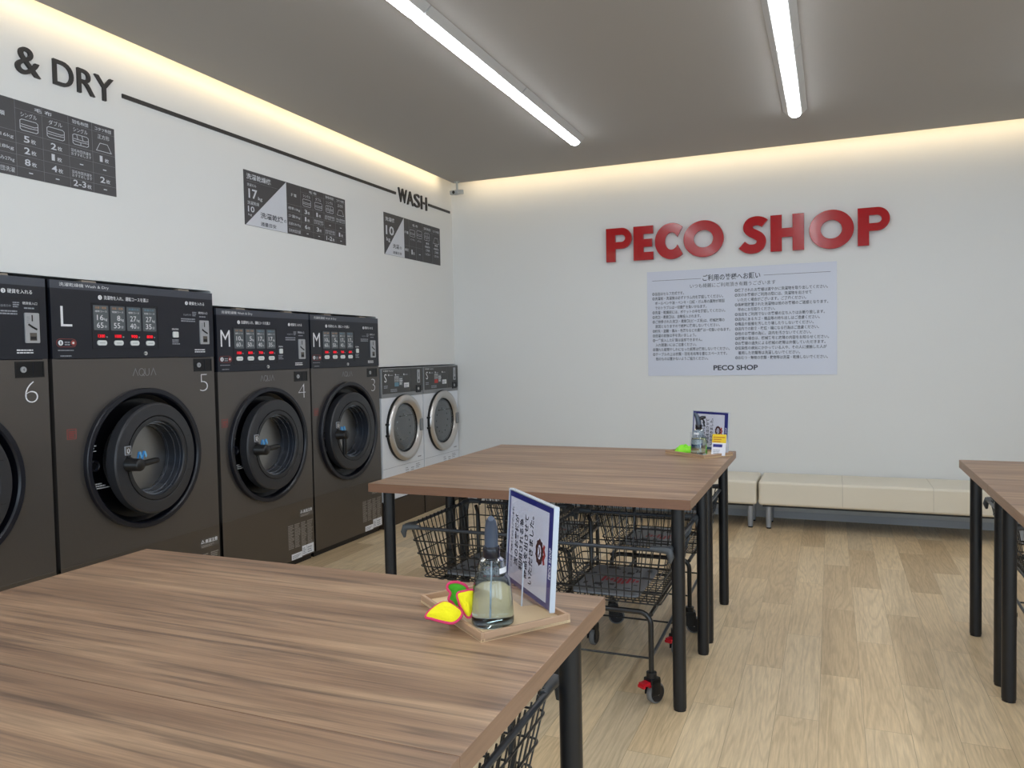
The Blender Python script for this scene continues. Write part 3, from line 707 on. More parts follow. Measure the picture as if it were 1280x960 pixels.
def big_table(x, labels, vals, D_=.0046):
    def fn(b, D):
        e = .0052; r = [0, .048, .104, .159, .215]
        for q in x[:-1]: b.box((q-.0008, .002, .003), (q+.0008, Hp-.002, .0050), M['line'])
        for q in r[1:]: b.box((x[0], q-.0007, .003), (x[-1]-.002, q+.0007, .0050), M['line'])
        b.box((x[1], .325, .003), (x[-1]-.002, .3262, .0050), M['line'])
        b.text('種 類', M['boardw'], box=(x[0]+.05, .274, x[1]-.05, .296), d=e, bold=.01)
        b.text('毛 布', M['boardw'], box=(x[1]+.10, .333, x[3]-.09, .353), d=e, bold=.01)
        b.text('羽毛布団', M['boardw'], box=(x[3]+.022, .333, x[4]-.022, .353), d=e, bold=.01); b.text('コタツ布団', M['boardw'], box=(x[4]+.018, .333, x[5]-.022, .352), d=e, bold=.01)
        for k, s_ in enumerate(('シングル','ダブル','シングル','正方形')):
            w = x[k+2]-x[k+1]; q = w*(.24 if k in (1,3) else .20)
            b.text(s_, M['boardw'], box=(x[k+1]+q, .292, x[k+2]-q, .316), d=e)
            futon(b, x[k+1]+w*.17, .228, w*.66, .052, ('a','a','down','kotatsu')[k], e, M['boardw'])
        for k, s_ in enumerate(labels): b.text(s_, M['boardw'], box=(x[0]+.014, r[3-k]+.014, x[1]-.012, r[3-k]+.038), d=e)
        for row in range(4):
            z = r[3-row]
            for c in range(4):
                s_ = vals[row][c]; w = x[c+2]-x[c+1]; mid = x[c+1]+w*.5
                if s_ == '-': b.box((mid-.010, z+.024, .003), (mid+.010, z+.029, e), M['boardw'])
                elif s_ == '*': b.text('羽毛布団洗濯を\nおすすめします', M['boardw'], box=(x[c+1]+.010, z+.010, x[c+2]-.010, z+.044), d=e)
                else:
                    n = len(s_); hw = .014 if n == 1 else .036
                    if s_ == '1': b.text(s_, M['boardw'], box=(mid-.028, z+.012, mid-.011, z+.044), d=e, bold=.004); b.text('枚', M['boardw'], box=(mid+.002, z+.012, mid+.028, z+.034), d=e, bold=.01); continue
                    b.text(s_, M['boardw'], box=(mid-.022-hw+.006, z+.012, mid-.010+hw-.004, z+.044), d=e, bold=.015)
                    b.text('枚', M['boardw'], box=(mid+hw-.008, z+.012, mid+hw+.018, z+.034), d=e, bold=.01)
    return fn
def left17(b):
    e = .0056
    b.text('洗濯乾燥機', M['boardw'], box=(.024, .309, .270, .347), d=e, bold=.012); b.box((.024, .2965, .004), (.345, .2978, .0052), M['line'])
    b.text('洗濯のみ', M['boardw'], box=(.028, .262, .118, .282), d=e); b.text('17', M['boardw'], box=(.040, .183, .126, .246), d=e, bold=.02); b.text('kg', M['boardw'], box=(.134, .176, .176, .205), d=e, bold=.01)
    b.text('洗濯乾燥', M['boardw'], box=(.027, .140, .142, .164), d=e); b.text('10', M['boardw'], box=(.030, .090, .094, .130), d=e, bold=.015); b.text('kg', M['boardw'], box=(.033, .062, .068, .080), d=e)
    b.text('洗濯乾燥', M['ink'], box=(.152, .064, .392, .106), d=e, bold=.015); b.text('の', M['ink'], box=(.400, .070, .428, .092), d=e, bold=.01); b.text('適量目安', M['ink'], box=(.154, .012, .314, .040), d=e, bold=.01)
X2 = [.437, .597, .741, .879, 1.028, 1.166]
guide(-3.013, Wp, X2, .435, left17, big_table(X2, ('標準10kg','少量5kg','洗濯のみ17kg','羽毛布団洗濯'), (('3','1','*','*'),('1','*','-','-'),('6','3','*','1'),('-','-','1-2','-'))), 'load guide board showing 17kg, above the machine marked 4')
def left27(b):
    e = .0056
    b.text('洗濯乾燥機', M['boardw'], box=(.024, .309, .270, .347), d=e, bold=.012)
    b.text('27', M['boardw'], box=(.040, .183, .126, .246), d=e, bold=.02); b.text('kg', M['boardw'], box=(.134, .176, .176, .205), d=e, bold=.01)
    b.text('16', M['boardw'], box=(.030, .090, .094, .130), d=e, bold=.015)
    b.text('洗濯乾燥', M['ink'], box=(.152, .064, .392, .106), d=e, bold=.015); b.text('の', M['ink'], box=(.400, .070, .428, .092), d=e, bold=.01); b.text('適量目安', M['ink'], box=(.154, .012, .314, .040), d=e, bold=.01)
X1 = [.437, .606, .745, .888, 1.026, 1.166]
guide(-5.187, Wp, X1, .435, left27, big_table(X1, ('標準16kg','少量8kg','洗濯のみ27kg','羽毛布団洗濯'), (('5','2','*','1'),('2','1','-','-'),('8','4','*','2'),('-','-','2-3','-'))), 'black load guide board below the letters DRY, cut off at the left edge')
def left10(b):
    e = .0056
    b.text('洗濯機', M['boardw'], box=(.021, .294, .176, .330), d=e, bold=.012); b.text('10', M['boardw'], box=(.026, .175, .164, .256), d=e, bold=.02); b.text('kg', M['boardw'], box=(.034, .110, .096, .152), d=e, bold=.01)
    b.text('洗濯', M['ink'], box=(.139, .066, .245, .106), d=e, bold=.015); b.text('の', M['ink'], box=(.255, .070, .292, .094), d=e, bold=.01); b.text('適量目安', M['ink'], box=(.139, .018, .292, .042), d=e, bold=.01)
def tab10(b, D):
    e = .0052; x = [.342, .433, .564, .691, .882, 1.050]
    for q in (x[1], x[2], x[3], x[4]): b.box((q-.001, .002 if q != x[2] else .002, .003), (q+.001, Hp-.002 if q != x[2] else .295, .0050), M['line'])
    for z in (.120,): b.box((x[0], z, .003), (x[3], z+.0014, .0050), M['line'])
    b.box((x[1], .295, .003), (x[5]-.002, .2964, .0050), M['line'])
    b.text('毛 布', M['boardw'], box=(.500, .310, .600, .334), d=e, bold=.01); b.text('羽毛布団', M['boardw'], box=(.715, .310, .852, .336), d=e, bold=.01); b.text('コタツ布団', M['boardw'], box=(.896, .310, 1.026, .334), d=e, bold=.01)
    b.text('種類', M['boardw'], box=(.352, .226, .420, .252), d=e, bold=.01); b.text('標準', M['boardw'], box=(.352, .066, .420, .092), d=e, bold=.01)
    futon(b, .448, .214, .094, .062, 'a', e, M['boardw']); futon(b, .580, .214, .094, .070, 'a', e, M['boardw']); futon(b, .725, .214, .104, .070, 'down', e, M['boardw']); futon(b, .905, .204, .120, .070, 'kotatsu', e, M['boardw'])
    b.text('シングル', M['boardw'], box=(.455, .178, .540, .196), d=e); b.text('ダブル', M['boardw'], box=(.590, .178, .664, .196), d=e)
    b.text('1', M['boardw'], box=(.470, .048, .492, .092), d=e, bold=.02); b.text('枚', M['boardw'], box=(.500, .046, .530, .074), d=e); b.box((.615,.058,.003),(.645,.064,e), M['boardw'])
    for a_, c_ in ((.735, .835), (.915, 1.015)):
        b.text('専用', M['boardw'], box=(a_+.02, .174, c_-.02, .196), d=e, bold=.01); b.text('乾燥機を', M['boardw'], box=(a_, .142, c_, .162), d=e, bold=.01)
        b.text('ご利用', M['boardw'], box=(a_+.01, .108, c_-.01, .130), d=e, bold=.01); b.text('ください', M['boardw'], box=(a_, .070, c_, .092), d=e, bold=.01)
guide(-1.262, 1.050, None, .342, left10, tab10, 'smallest load guide board on the left wall, showing 10kg below WASH')

# ------------------------------------------------------------------ red shop letters on the back wall
def arc(cx, cy, rx, ry, a0, a1, n=28): return [(cx+rx*math.cos(math.radians(a0+(a1-a0)*k/n)), cy+ry*math.sin(math.radians(a0+(a1-a0)*k/n))) for k in range(n+1)]
def letter_loops(ch, w, h):
    s = .30*h
    if ch == 'P':
        r = .31*h; cy = h-r
        return [[(0,0),(s*.93,0),(s*.93,h-2*r)]+arc(w-r*.98, cy, r*.98, r, -90, 90)+[(0,h)], [(s*.93,cy-.105*h)]+arc(w-r*.98-.01*h, cy, .115*h, .105*h, -90, 90)+[(s*.93,cy+.105*h)]]
    if ch == 'E':
        a = .235*h; return [[(0,0),(w,0),(w,a),(s,a),(s,h/2-a*.5),(w*.94,h/2-a*.5),(w*.94,h/2+a*.5),(s,h/2+a*.5),(s,h-a),(w,h-a),(w,h),(0,h)]]
    if ch == 'H':
        return [[(0,0),(s,0),(s,h*.38),(w-s,h*.38),(w-s,0),(w,0),(w,h),(w-s,h),(w-s,h*.63),(s,h*.63),(s,h),(0,h)]]
    if ch == 'O':
        return [arc(w/2, h/2, w/2, h*.525, 0, 360, 56)[:-1], arc(w/2, h/2, w/2-s*.98, h*.525-s*.92, 0, 360, 56)[:-1]]
    if ch == 'C':
        rx = w*.60; ry = h*.525; cx = rx; cy = h/2; k = math.degrees(math.acos((w-cx)/rx)); rix, riy = rx-s, ry-s*.92
        ki = math.degrees(math.acos(min(1, max(-1, (w-cx)/rix*1.0)))) if (w-cx) < rix else 25
        return [arc(cx, cy, rx, ry, k, 360-k, 48)+arc(cx, cy, rix, riy, 360-ki, ki, 40)]
    if ch == 'S':
        # centre line of the S swept with a tapering width
        cl = [(.90,.80),(.80,.855),(.66,.885),(.52,.885),(.38,.85),(.29,.765),(.29,.66),(.40,.575),(.56,.51),(.70,.44),(.77,.34),(.74,.22),(.62,.135),(.47,.11),(.30,.12),(.17,.165),(.05,.24)]
        P = [Vector((x*w, y*h)) for x, y in cl]
        # smooth
        Q = []
        for i in range(len(P)-1):
            p0 = P[max(0,i-1)]; p1 = P[i]; p2 = P[i+1]; p3 = P[min(len(P)-1,i+2)]
            for k in range(4):
                t = k/4; Q.append(.5*((2*p1)+(p2-p0)*t+(2*p0-5*p1+4*p2-p3)*t*t+(3*p1-p0-3*p2+p3)*t**3))
        Q.append(P[-1]); L_ = []; R_ = []
        for i, q in enumerate(Q):
            t = (Q[min(i+1,len(Q)-1)]-Q[max(0,i-1)]).normalized(); nn = Vector((-t.y, t.x)); hw = .128*h
            L_.append(q+nn*hw); R_.append(q-nn*hw)
        return [[tuple(p) for p in L_]+[tuple(p) for p in R_[::-1]]]
def loops_mesh(loops, depth, bevel=.0):
    cu = bpy.data.curves.new('l', 'CURVE'); cu.dimensions = '2D'; cu.fill_mode = 'BOTH'; cu.extrude = depth/2; cu.bevel_depth = bevel; cu.bevel_resolution = 2; cu.offset = -bevel
    for lp in loops:
        sp = cu.splines.new('POLY'); sp.points.add(len(lp)-1)
        for p, (x, y) in zip(sp.points, lp): p.co = (x, y, 0, 1)
        sp.use_cyclic_u = True
    ob = bpy.data.objects.new('l', cu); C.objects.link(ob); dg = bpy.context.evaluated_depsgraph_get(); dg.update(); ev = ob.evaluated_get(dg); me = ev.to_mesh()
    vs = [tuple(v.co) for v in me.vertices]; fs = [tuple(p.vertices) for p in me.polygons]
    ev.to_mesh_clear(); bpy.data.objects.remove(ob); bpy.data.curves.remove(cu); return vs, fs
for ch, a_, c_, lb in (('P',1.668,1.912,'red letter P beginning PECO'),('E',1.929,2.113,'red letter E of PECO'),('C',2.128,2.381,'red letter C of PECO'),('O',2.388,2.742,'red letter O ending PECO'),
                       ('S',2.884,3.112,'red letter S beginning SHOP'),('H',3.136,3.409,'red letter H of SHOP'),('O',3.449,3.799,'red letter O of SHOP, between H and P'),('P',3.827,4.070,'red letter P ending SHOP')):
    x0, z0 = B(a_, 2.346); x1, z1 = B(c_, 2.658); w, h = x1-x0, z1-z0
    vs, fs = loops_mesh(letter_loops(ch, w, h), .026, .003)
    b = MB(BACK); b.add([(x,y,z) for x,y,z in vs], fs, M['red'])
    o = b.build('sign_letter', loc=(x0, YB-.034, z0)); tag(o, 'large glossy '+lb+' on the back wall', 'sign letter', 'red letters of the shop name')
    # wall studs that hold the letter off the wall
    st_ = MB(BACK)
    for (su, sv) in ((.12*w if ch not in 'OCS' else .13*w, h*.5 if ch != 'S' else h*.12),): st_.puck(su, sv, .006, -.034, -.012, M['bolt'], 10)
    st_.build('stud', o)

# ------------------------------------------------------------------ notice board
nx0, nz0 = B(2.043, 1.275); nx1, nz1 = B(3.666, 2.236); NW, NH = nx1-nx0, nz1-nz0
b = MB(BACK); b.box((0,0,0),(NW,NH,.005), M['notice_board']); e = .0056
b.text('ご利用の皆様へお願い', M['ink'], box=(NW*.312, NH*.886, NW*.618, NH*.946), d=e, bold=.014, res=3)
b.text('いつも綺麗にご利用頂き有難うございます', M['ink'], box=(NW*.242, NH*.826, NW*.696, NH*.866), d=e, res=3)
b.box((NW*.030, NH*.911, .004), (NW*.302, NH*.914, e), M['ink']); b.box((NW*.636, NH*.911, .004), (NW*.970, NH*.914, e), M['ink'])
Lr = [('◎当店はセルフ方式です。',290),('◎洗濯前・洗濯後は必ずドラム内を確認してください。',540),('　ボールペンや油・ペンキ・口紅・ガム等の異物が原因',548),('　でのトラブルは一切責任を負いかねます。',435),('◎洗濯・乾燥前には、ポケットの中を確認してください。',553),('◎洗剤・柔軟剤は、自動投入されます。',398),('◎ご持参された洗剤・柔軟剤(ビーズ系)は、機械故障の',548),('　原因となりますので絶対に使用しないでください。',518),('◎紛失・盗難・傷み・色落ちなどの責任は一切負いかねます。',583),('◎洗濯の前後は手を洗いましょう。',367),('◎一度投入した硬貨は返却できません。',405),('　入れ間違いにはご注意ください。',368),('◎濡れた紙幣やしわになった紙幣は使用しないでください。',578),('◎テーブルの上は衣類・羽毛毛布等を畳むスペースです。',562),('　他のものは置かないようご協力ください。',442)]
Rr = [('◎終了されたお客様は速やかに洗濯物を取り出してください。',1165),('◎次のお客様がご利用の際には、洗濯物を出させて',1072),('　いただく場合がございます。ご了承ください。',1040),('◎長時間放置された洗濯物は他のお客様のご迷惑となります。',1167),('　早めにお引取りください。',857),('◎当店をご利用でないお客様の立ち入りはお断り致します。',1147),('◎店内にあるカゴ・備品等の持ち出しはご遠慮ください。',1118),('◎備品や設備を汚したり壊したりしないでください。',1083),('◎店内での飲食・喫煙・横になる行為はご遠慮ください。',1113),('◎他のお客様の為に、店内を汚さないでください。',1068),('◎故障の場合は、機械番号と故障の内容をお知らせください。',1170),('◎お客様の過失による機械の故障は弁償していただきます。',1150),('◎伝染性の病気にかかっている人や、その人に接触した人が',1157),('　着用した衣類等は洗濯しないでください。',1003),('◎おむつ・動物の衣類・敷物等は洗濯・乾燥しないでください。',1163)]
for rows, s0, off in ((Lr, 82, 18), (Rr, 613, 18)):
    for k, (s_, end) in enumerate(rows):
        ind = s_[0] == '　'; u = (s0+(off if ind else 0)-48)/1168; ue = (end-48)/1168
        b.text(s_.strip('　'), M['ink'], at=(u*NW, NH*(1-.213-k*.0445)-NH*.014), size=NH*.034, width=(ue-u)*NW, d=e, bold=.012)
b.text('PECO SHOP', M['ink'], box=(NW*.366, NH*.048, NW*.602, NH*.096), d=e, bold=.03, res=4)
tag(b.build('notice_board', loc=(nx0, YB-.0002, nz0)), 'white notice board of small Japanese text on the back wall under the red letters', 'notice')

# ------------------------------------------------------------------ ceiling lamps (three rows) and cove
segs = [-1.13-1.295*k for k in range(6)]
names = ['at the far end', 'second from the far end', 'third from the far end']
proto = None
for li, (lx, ln) in enumerate(((1.725,'left'),(3.385,'right'),(5.045,'outer'))):
    for k, ys in enumerate(segs[:-1]):
        if proto is None:
            t = thing('ceiling_light', (lx, ys, H), '', 'ceiling light'); proto = t
            b = MB(); L_ = 1.285
            # shallow trapezoid base
            vs = [(-.082,0,0),(.082,0,0),(.046,0,-.034),(-.046,0,-.034),(-.082,-L_,0),(.082,-L_,0),(.046,-L_,-.034),(-.046,-L_,-.034)]
            b.add(vs, [(0,1,2,3),(7,6,5,4),(1,0,4,5),(2,1,5,6),(3,2,6,7),(0,3,7,4)], M['lampbody']); b.build('lamp_base', t)
            b = MB(); n = 12; rows = []
            def sect(y, s_): return [(.040*s_*math.cos(PI+PI*j/n), y, -.033+.025*s_*math.sin(PI+PI*j/n)) for j in range(n+1)]
            S_ = [sect(.0,.25), sect(-.004,.7), sect(-.012,.92), sect(-.03,1), sect(-L_+.03,1), sect(-L_+.012,.92), sect(-L_+.004,.7), sect(-L_,.25)]
            vs = [p for q in S_ for p in q]; m_ = n+1
            b.add(vs, [(i*m_+j, i*m_+j+1, (i+1)*m_+j+1, (i+1)*m_+j) for i in range(len(S_)-1) for j in range(n)], M['diff'], True)
            b.build('lamp_diffuser', t)
        else:
            t = copy_tree(proto); t.location = (lx, ys, H)
        pos = names[k] if k < 3 else ('fourth from the far end' if k == 3 else 'nearest the shop front')
        t['label'] = 'slim white ceiling light in the %s row, %s' % (ln, pos); t['category'] = 'ceiling light'; t['group'] = 'ceiling lights'

def area(name, loc, rot, sx, sy, power, col, spread=180):
    l = bpy.data.lights.new(name, 'AREA'); l.shape = 'RECTANGLE'; l.size = sx; l.size_y = sy; l.energy = power; l.color = col; l.spread = math.radians(spread)
    o = bpy.data.objects.new(name, l); C.objects.link(o); o.location = loc; o.rotation_euler = rot; return o
WARM = (1.0, .76, .44)
# cove strips lie on the edge of the dropped ceiling and shine at the wall
tilt = math.radians(2)
area('cove_light_left', (.118, (YF-.13)/2, H+.030), (0, math.radians(90)-tilt, 0), .02, abs(YF)-.3, 7.2, WARM)
area('cove_light_back', ((.13+XR)/2, -.118, H+.030), (math.radians(90)-tilt, 0, 0), XR-.3, .02, 5.4, WARM)

# ------------------------------------------------------------------ security camera
t = thing('security_camera', (.19, -.18, H), 'small grey security camera hanging in the back left ceiling corner', 'camera')
b = MB(); b.puck(0, 0, .030, -.008, 0, M['cam'], 20); b.puck(0, 0, .011, -.085, -.008, M['cam'], 14); b.build('mount', t)
b = MB(); T_ = Matrix.Translation((.005,-.02,-.108)) @ Matrix.Rotation(math.radians(-12), 4, 'Z') @ Matrix.Rotation(math.radians(8), 4, 'X')
b.box((-.050,-.05,-.022),(.052,.05,.022), M['cam'], T_); cb_ = b.build('camera_body', t, bevel=.006)
b = MB(); b.tube([T_ @ Vector((0,-.052,0)), T_ @ Vector((0,-.049,0))], .016, M['black'], 16); b.build('lens', cb_)

# ------------------------------------------------------------------ folding tables
HT = .8996; XL, XRT = 1.576, 3.094; TW = XRT-XL; D1 = .8096; TH = .041
tproto = None
def table(x0, y0, label, group):
    global tproto
    if tproto is None:
        t = thing('work_table', (x0, y0, 0), label, 'table', group); tproto = t
        b = MB(); b.box((.0002, .0002, HT-TH), (TW-.0002, D1-.0002, HT), M['top'])
        # edge colours: long sides with painted shade, short sides without
        o = b.build('tabletop', t, bevel=.0015)
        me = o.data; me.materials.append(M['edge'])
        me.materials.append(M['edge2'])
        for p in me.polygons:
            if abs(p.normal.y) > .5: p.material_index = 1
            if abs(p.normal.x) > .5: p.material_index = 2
        for (lx, ly) in ((.066,.080),(TW-.066,.080),(.066,D1-.086),(TW-.066,D1-.086)):
            b = MB(); b.puck(lx, ly, .0275, .010, HT-TH, M['leg'], 32); lg = b.build('leg', t)
            b = MB(); b.puck(lx, ly, .0255, .0, .012, M['black'], 32); b.build('foot_cap', lg)
    else:
        t = copy_tree(tproto); t.location = (x0, y0, 0)
        t['label'] = label; t['category'] = 'table'
        if group: t['group'] = group
    return t
YN_ = -4.0324
table(XL, YN_, 'walnut-topped table with black legs in the middle pair, on the side nearer the photographer', 'walnut tables')
table(XL, YN_+D1, 'walnut-topped table with black legs in the middle pair, the one nearer the bench', 'walnut tables')
table(XL+.008, -5.3314-D1, 'large walnut tabletop in the foreground carrying the tray, bottle and sign', 'walnut tables')
table(XL+.008, -5.3314-2*D1, 'walnut tabletop cut off at the bottom of the photo, joined to the foreground table', 'walnut tables')
table(4.2399, -2.507-D1, 'walnut table at the right edge of the photo, the one nearer the bench', 'walnut tables')
table(4.2399, -2.507-2*D1, 'walnut table at the right edge of the photo, the one nearer the photographer', 'walnut tables')

# ------------------------------------------------------------------ basket carts
def rloop(hx, hy, r, z, n=4):
    p = []
    for cx, cy, a0 in ((hx-r,hy-r,0),(-hx+r,hy-r,PI/2),(-hx+r,-hy+r,PI),(hx-r,-hy+r,1.5*PI)):
        for k in range(n+1): a = a0+PI/2*k/n; p.append((cx+r*math.cos(a), cy+r*math.sin(a), z))
    return p
cart_parts = {}
HX, HY = .300, .335; ZR, ZB = .680, .425
def half(z):
    t_ = (z-ZB)/(ZR-ZB); return HX-.048*(1-t_), HY-.058*(1-t_)
def cart(x, y, label, yaws, rz=0, brakes=(1,1,0,0), insert=True):
    t = thing('basket_cart', (x, y, 0), label, 'laundry cart', 'black wire basket carts', rz)
    def part(name, fn, key, parent=t):
        if key in cart_parts:
            o = bpy.data.objects.new(name, cart_parts[key]); C.objects.link(o); o.parent = parent; return o
        b = fn(); o = b.build(name, parent); cart_parts[key] = o.data; return o
    def basket():
        b = MB(); r = .0027
        for z in (.612, .545, .482, ZB+.004):
            hx, hy = half(z); b.tube(rloop(hx, hy, .022, z), r*1.25, M['wire'], 6, closed=True)
        nx, ny = 15, 16
        for k in range(nx):
            q = -1+2*(k+.5)/nx; ux, uy = half(ZR+.012); bx, by = half(ZB)
            b.tube([(q*ux*.97,-uy,ZR+.014),(q*bx*.97,-by,ZB+.02),(q*bx*.97,-by+.02,ZB),(q*bx*.97,by-.02,ZB),(q*bx*.97,by,ZB+.02),(q*ux*.97,uy,ZR+.014)], r, M['wire'], 4)
        for k in range(ny):
            q = -1+2*(k+.5)/ny; ux, uy = half(ZR+.012); bx, by = half(ZB)
            b.tube([(-ux,q*uy*.97,ZR+.014),(-bx,q*by*.97,ZB+.02),(-bx+.02,q*by*.97,ZB-.004),(bx-.02,q*by*.97,ZB-.004),(bx,q*by*.97,ZB+.02),(ux,q*uy*.97,ZR+.014)], r, M['wire'], 4)
        return b
    part('wire_basket', basket, 'basket')
    def rim():
        b = MB(); b.tube(rloop(HX+.008, HY+.008, .03, ZR, 5), .0085, M['tube'], 10, closed=True); return b
    part('rim_tube', rim, 'rim')
    for i, (sx, sy) in enumerate(((1,-1),(-1,-1),(1,1),(-1,1))):
        def grip():
            b = MB(); cx, cy = sx*(HX+.004), sy*(HY+.004)
            b.tube([(cx-sx*.075, cy, ZR+.003),(cx-sx*.02, cy+sy*.004, ZR+.004),(cx+sx*.004, cy+sy*.006, ZR),(cx+sx*.010, cy+sy*.010, ZR-.022),(cx+sx*.006, cy+sy*.008, ZR-.048)], [.011,.015,.017,.014,.006], M['grip'], 12)
            b.tube([(cx, cy, ZR+.002),(cx, cy-sy*.03, ZR+.004),(cx, cy-sy*.085, ZR+.002)], [.016,.014,.010], M['grip'], 12)
            return b
        part('corner_grip', grip, 'grip%d' % i)
    WX, WY = .212, .275
    def arch():
        b = MB(); z = .392; R_ = .05
        p = [(-WX,-WY,.135),(-WX,-WY,z-R_)]+[(-WX+R_-R_*math.cos(a), -WY, z-R_+R_*math.sin(a)) for a in [PI/2*k/5 for k in range(1,6)]]+[(WX-R_+R_*math.sin(a), -WY, z-R_+R_*math.cos(a)) for a in [PI/2*k/5 for k in range(0,5)]]+[(WX,-WY,z-R_),(WX,-WY,.135)]
        b.tube(p, .0115, M['wire'], 12); return b
    part('front_leg_frame', arch, 'arch')
    def rear():
        b = MB()
        for s_ in (-1, 1): b.tube([(s_*WX,WY,.135),(s_*WX,WY,.640),(s_*(WX+.02),WY+.02,.668)], .0105, M['wire'], 12)
        b.tube([(-WX,WY,.40),(WX,WY,.40)], .008, M['wire'], 10); b.tube([(-WX,WY,.165),(WX,WY,.165)], .0045, M['wire'], 8)
        return b
    part('rear_leg_frame', rear, 'rear')
    def rails():
        b = MB()
        for s_ in (-1, 1):
            b.tube([(s_*WX,-WY,.385),(s_*WX,WY,.40)], .0095, M['wire'], 10); b.tube([(s_*WX,-WY,.200),(s_*WX,WY,.220)], .0075, M['tube'], 10)
        b.tube([(-WX,-WY,.196),(WX,-WY,.196)], .0045, M['wire'], 8); b.puck(0,0,0.001,.3,.301,M['wire'],3)
        return b
    part('side_rails', rails, 'rails')
    if insert:
        def ins():
            b = MB(); z = ZB+.006; x0_, x1_, y0_, y1_ = -.165, .145, -.215, .225
            b.rrect(x0_, y0_, x1_, y1_, .03, z, z+.008, M['insert']); r = random.Random(5)
            for k in range(26):
                px, py = x0_+.02+r.random()*.26, y0_+.03+r.random()*.38; w = .008+r.random()*.03; h = .006+r.random()*.03
                if -.06 < py < .06: continue
                b.box((px, py, z+.007), (min(px+w, x1_-.01), py+h, z+.0088), M['insertb'])
            for k in range(9): px = x0_+.09+k*.020; b.box((px, -.04+.02*math.sin(k), z+.007), (px+.013, .025+.015*math.cos(k*2), z+.0088), M['insertr'])
            return b
        part('basket_insert', ins, 'insert')
    for i, (sx, sy) in enumerate(((1,-1),(-1,-1),(1,1),(-1,1))):
        T_ = Matrix.Translation((sx*WX, sy*WY, 0)) @ Matrix.Rotation(yaws[i], 4, 'Z')
        # wheel: axis along local x, wheel centre trails behind the stem along local y
        b = MB(); c0 = (0, .022, .044)
        b.tube([T_ @ Vector((-.013,.022,.044)), T_ @ Vector((-.010,.022,.044)), T_ @ Vector((.010,.022,.044)), T_ @ Vector((.013,.022,.044))], [.040,.044,.044,.040], M['tyre'], 36)
        b.tube([T_ @ Vector((-.0155,.022,.044)), T_ @ Vector((.0155,.022,.044))], .036, M['hub'], 32)
        b.tube([T_ @ Vector((-.020,.022,.044)), T_ @ Vector((.020,.022,.044))], .0065, M['bolt'], 12)
        wh = b.build('wheel', t)
        b = MB(); b.puck(0,0,.022,.112,.138, M['black'], 24); b.v = [T_ @ v for v in b.v]
        b.box((-.024,-.024,.092),(.024,.030,.116), M['black'], T_)
        for s_ in (-1, 1): b.box((s_*.021-.003,-.020,.040),(s_*.021+.003,.032,.110), M['black'], T_)
        b.build('caster_fork', t, bevel=.003)
        if brakes[i]:
            b = MB(); b.box((-.018,-.060,.092),(.018,-.016,.104), M['brake'], T_); b.box((-.018,-.066,.084),(.018,-.052,.096), M['brake'], T_); b.box((-.014,-.026,.078),(.014,-.014,.098), M['brake'], T_); b.build('brake_pedal', t, bevel=.002)
    return t
R_ = math.radians
cart(2.695, -3.665, 'black wire cart with red caster brakes, the near one beside the aisle', [R_(-32), R_(-70), R_(-25), R_(-5)], brakes=(1,0,1,0))
cart(2.030, -3.60, 'black wire basket cart under the middle tables, the near one on the washing machine side', [R_(20), R_(40), R_(-25), R_(10)], brakes=(1,0,1,0))
cart(2.705, -2.760, 'black wire basket cart under the middle tables, the far one beside the aisle', [R_(-78), R_(-72), R_(-20), R_(10)], brakes=(0,0,0,0))
cart(2.040, -2.760, 'black wire basket cart under the middle tables, the far one on the washing machine side', [R_(-60), R_(30), R_(-20), R_(10)], brakes=(0,0,0,0))
cart(2.672, -5.700, 'black wire basket cart under the foreground table, only its right side showing', [R_(-30), R_(20), R_(15), R_(10)], brakes=(1,0,1,0))
cart(4.690, -2.775, 'black wire basket cart under the table at the right edge of the photo', [R_(-30), R_(-80), R_(-20), R_(10)], brakes=(0,0,0,0))

# ------------------------------------------------------------------ cream benches
def bench(x0, L_, label):
    t = thing('bench', (x0, 0, 0), label, 'bench', 'cream benches along the back wall')
    b = MB(); yb, yf_ = YB-.012, -.455
    b.box((0, yf_, .205), (L_, yb, .405), M['cushion']); o = b.build('seat_cushion', t, bevel=.022, seg=4)
    for q in (L_/3, 2*L_/3):
        b = MB(); p = [(q, yf_-.0008, .222),(q, yf_-.0008, .388),(q, yf_+.010, .4035),(q, yf_+.03, .4062),(q, yb-.03, .4062)]
        b.tube(p, .0016, M['seam'], 6); b.build('seam', o)
    b = MB(); b.box((.03, yf_+.03, .190), (L_-.03, yb-.02, .206), M['black']); b.build('seat_frame', t)
    for lx in (.075, L_-.055):
        for ly in (-.385, -.115):
            b = MB(); b.lathe(lx, ly, [(.026,.19),(.0255,.12),(.020,.012)], M['steel'], 24); lg = b.build('leg', t)
            b = MB(); b.puck(lx, ly, .0185, 0, .014, M['black'], 20); b.build('foot', lg)
bench(1.100, 1.938, 'cream padded bench on grey legs, mostly hidden behind the middle tables')
bench(3.055, 1.935, 'cream padded bench on grey legs in full view between the table groups')

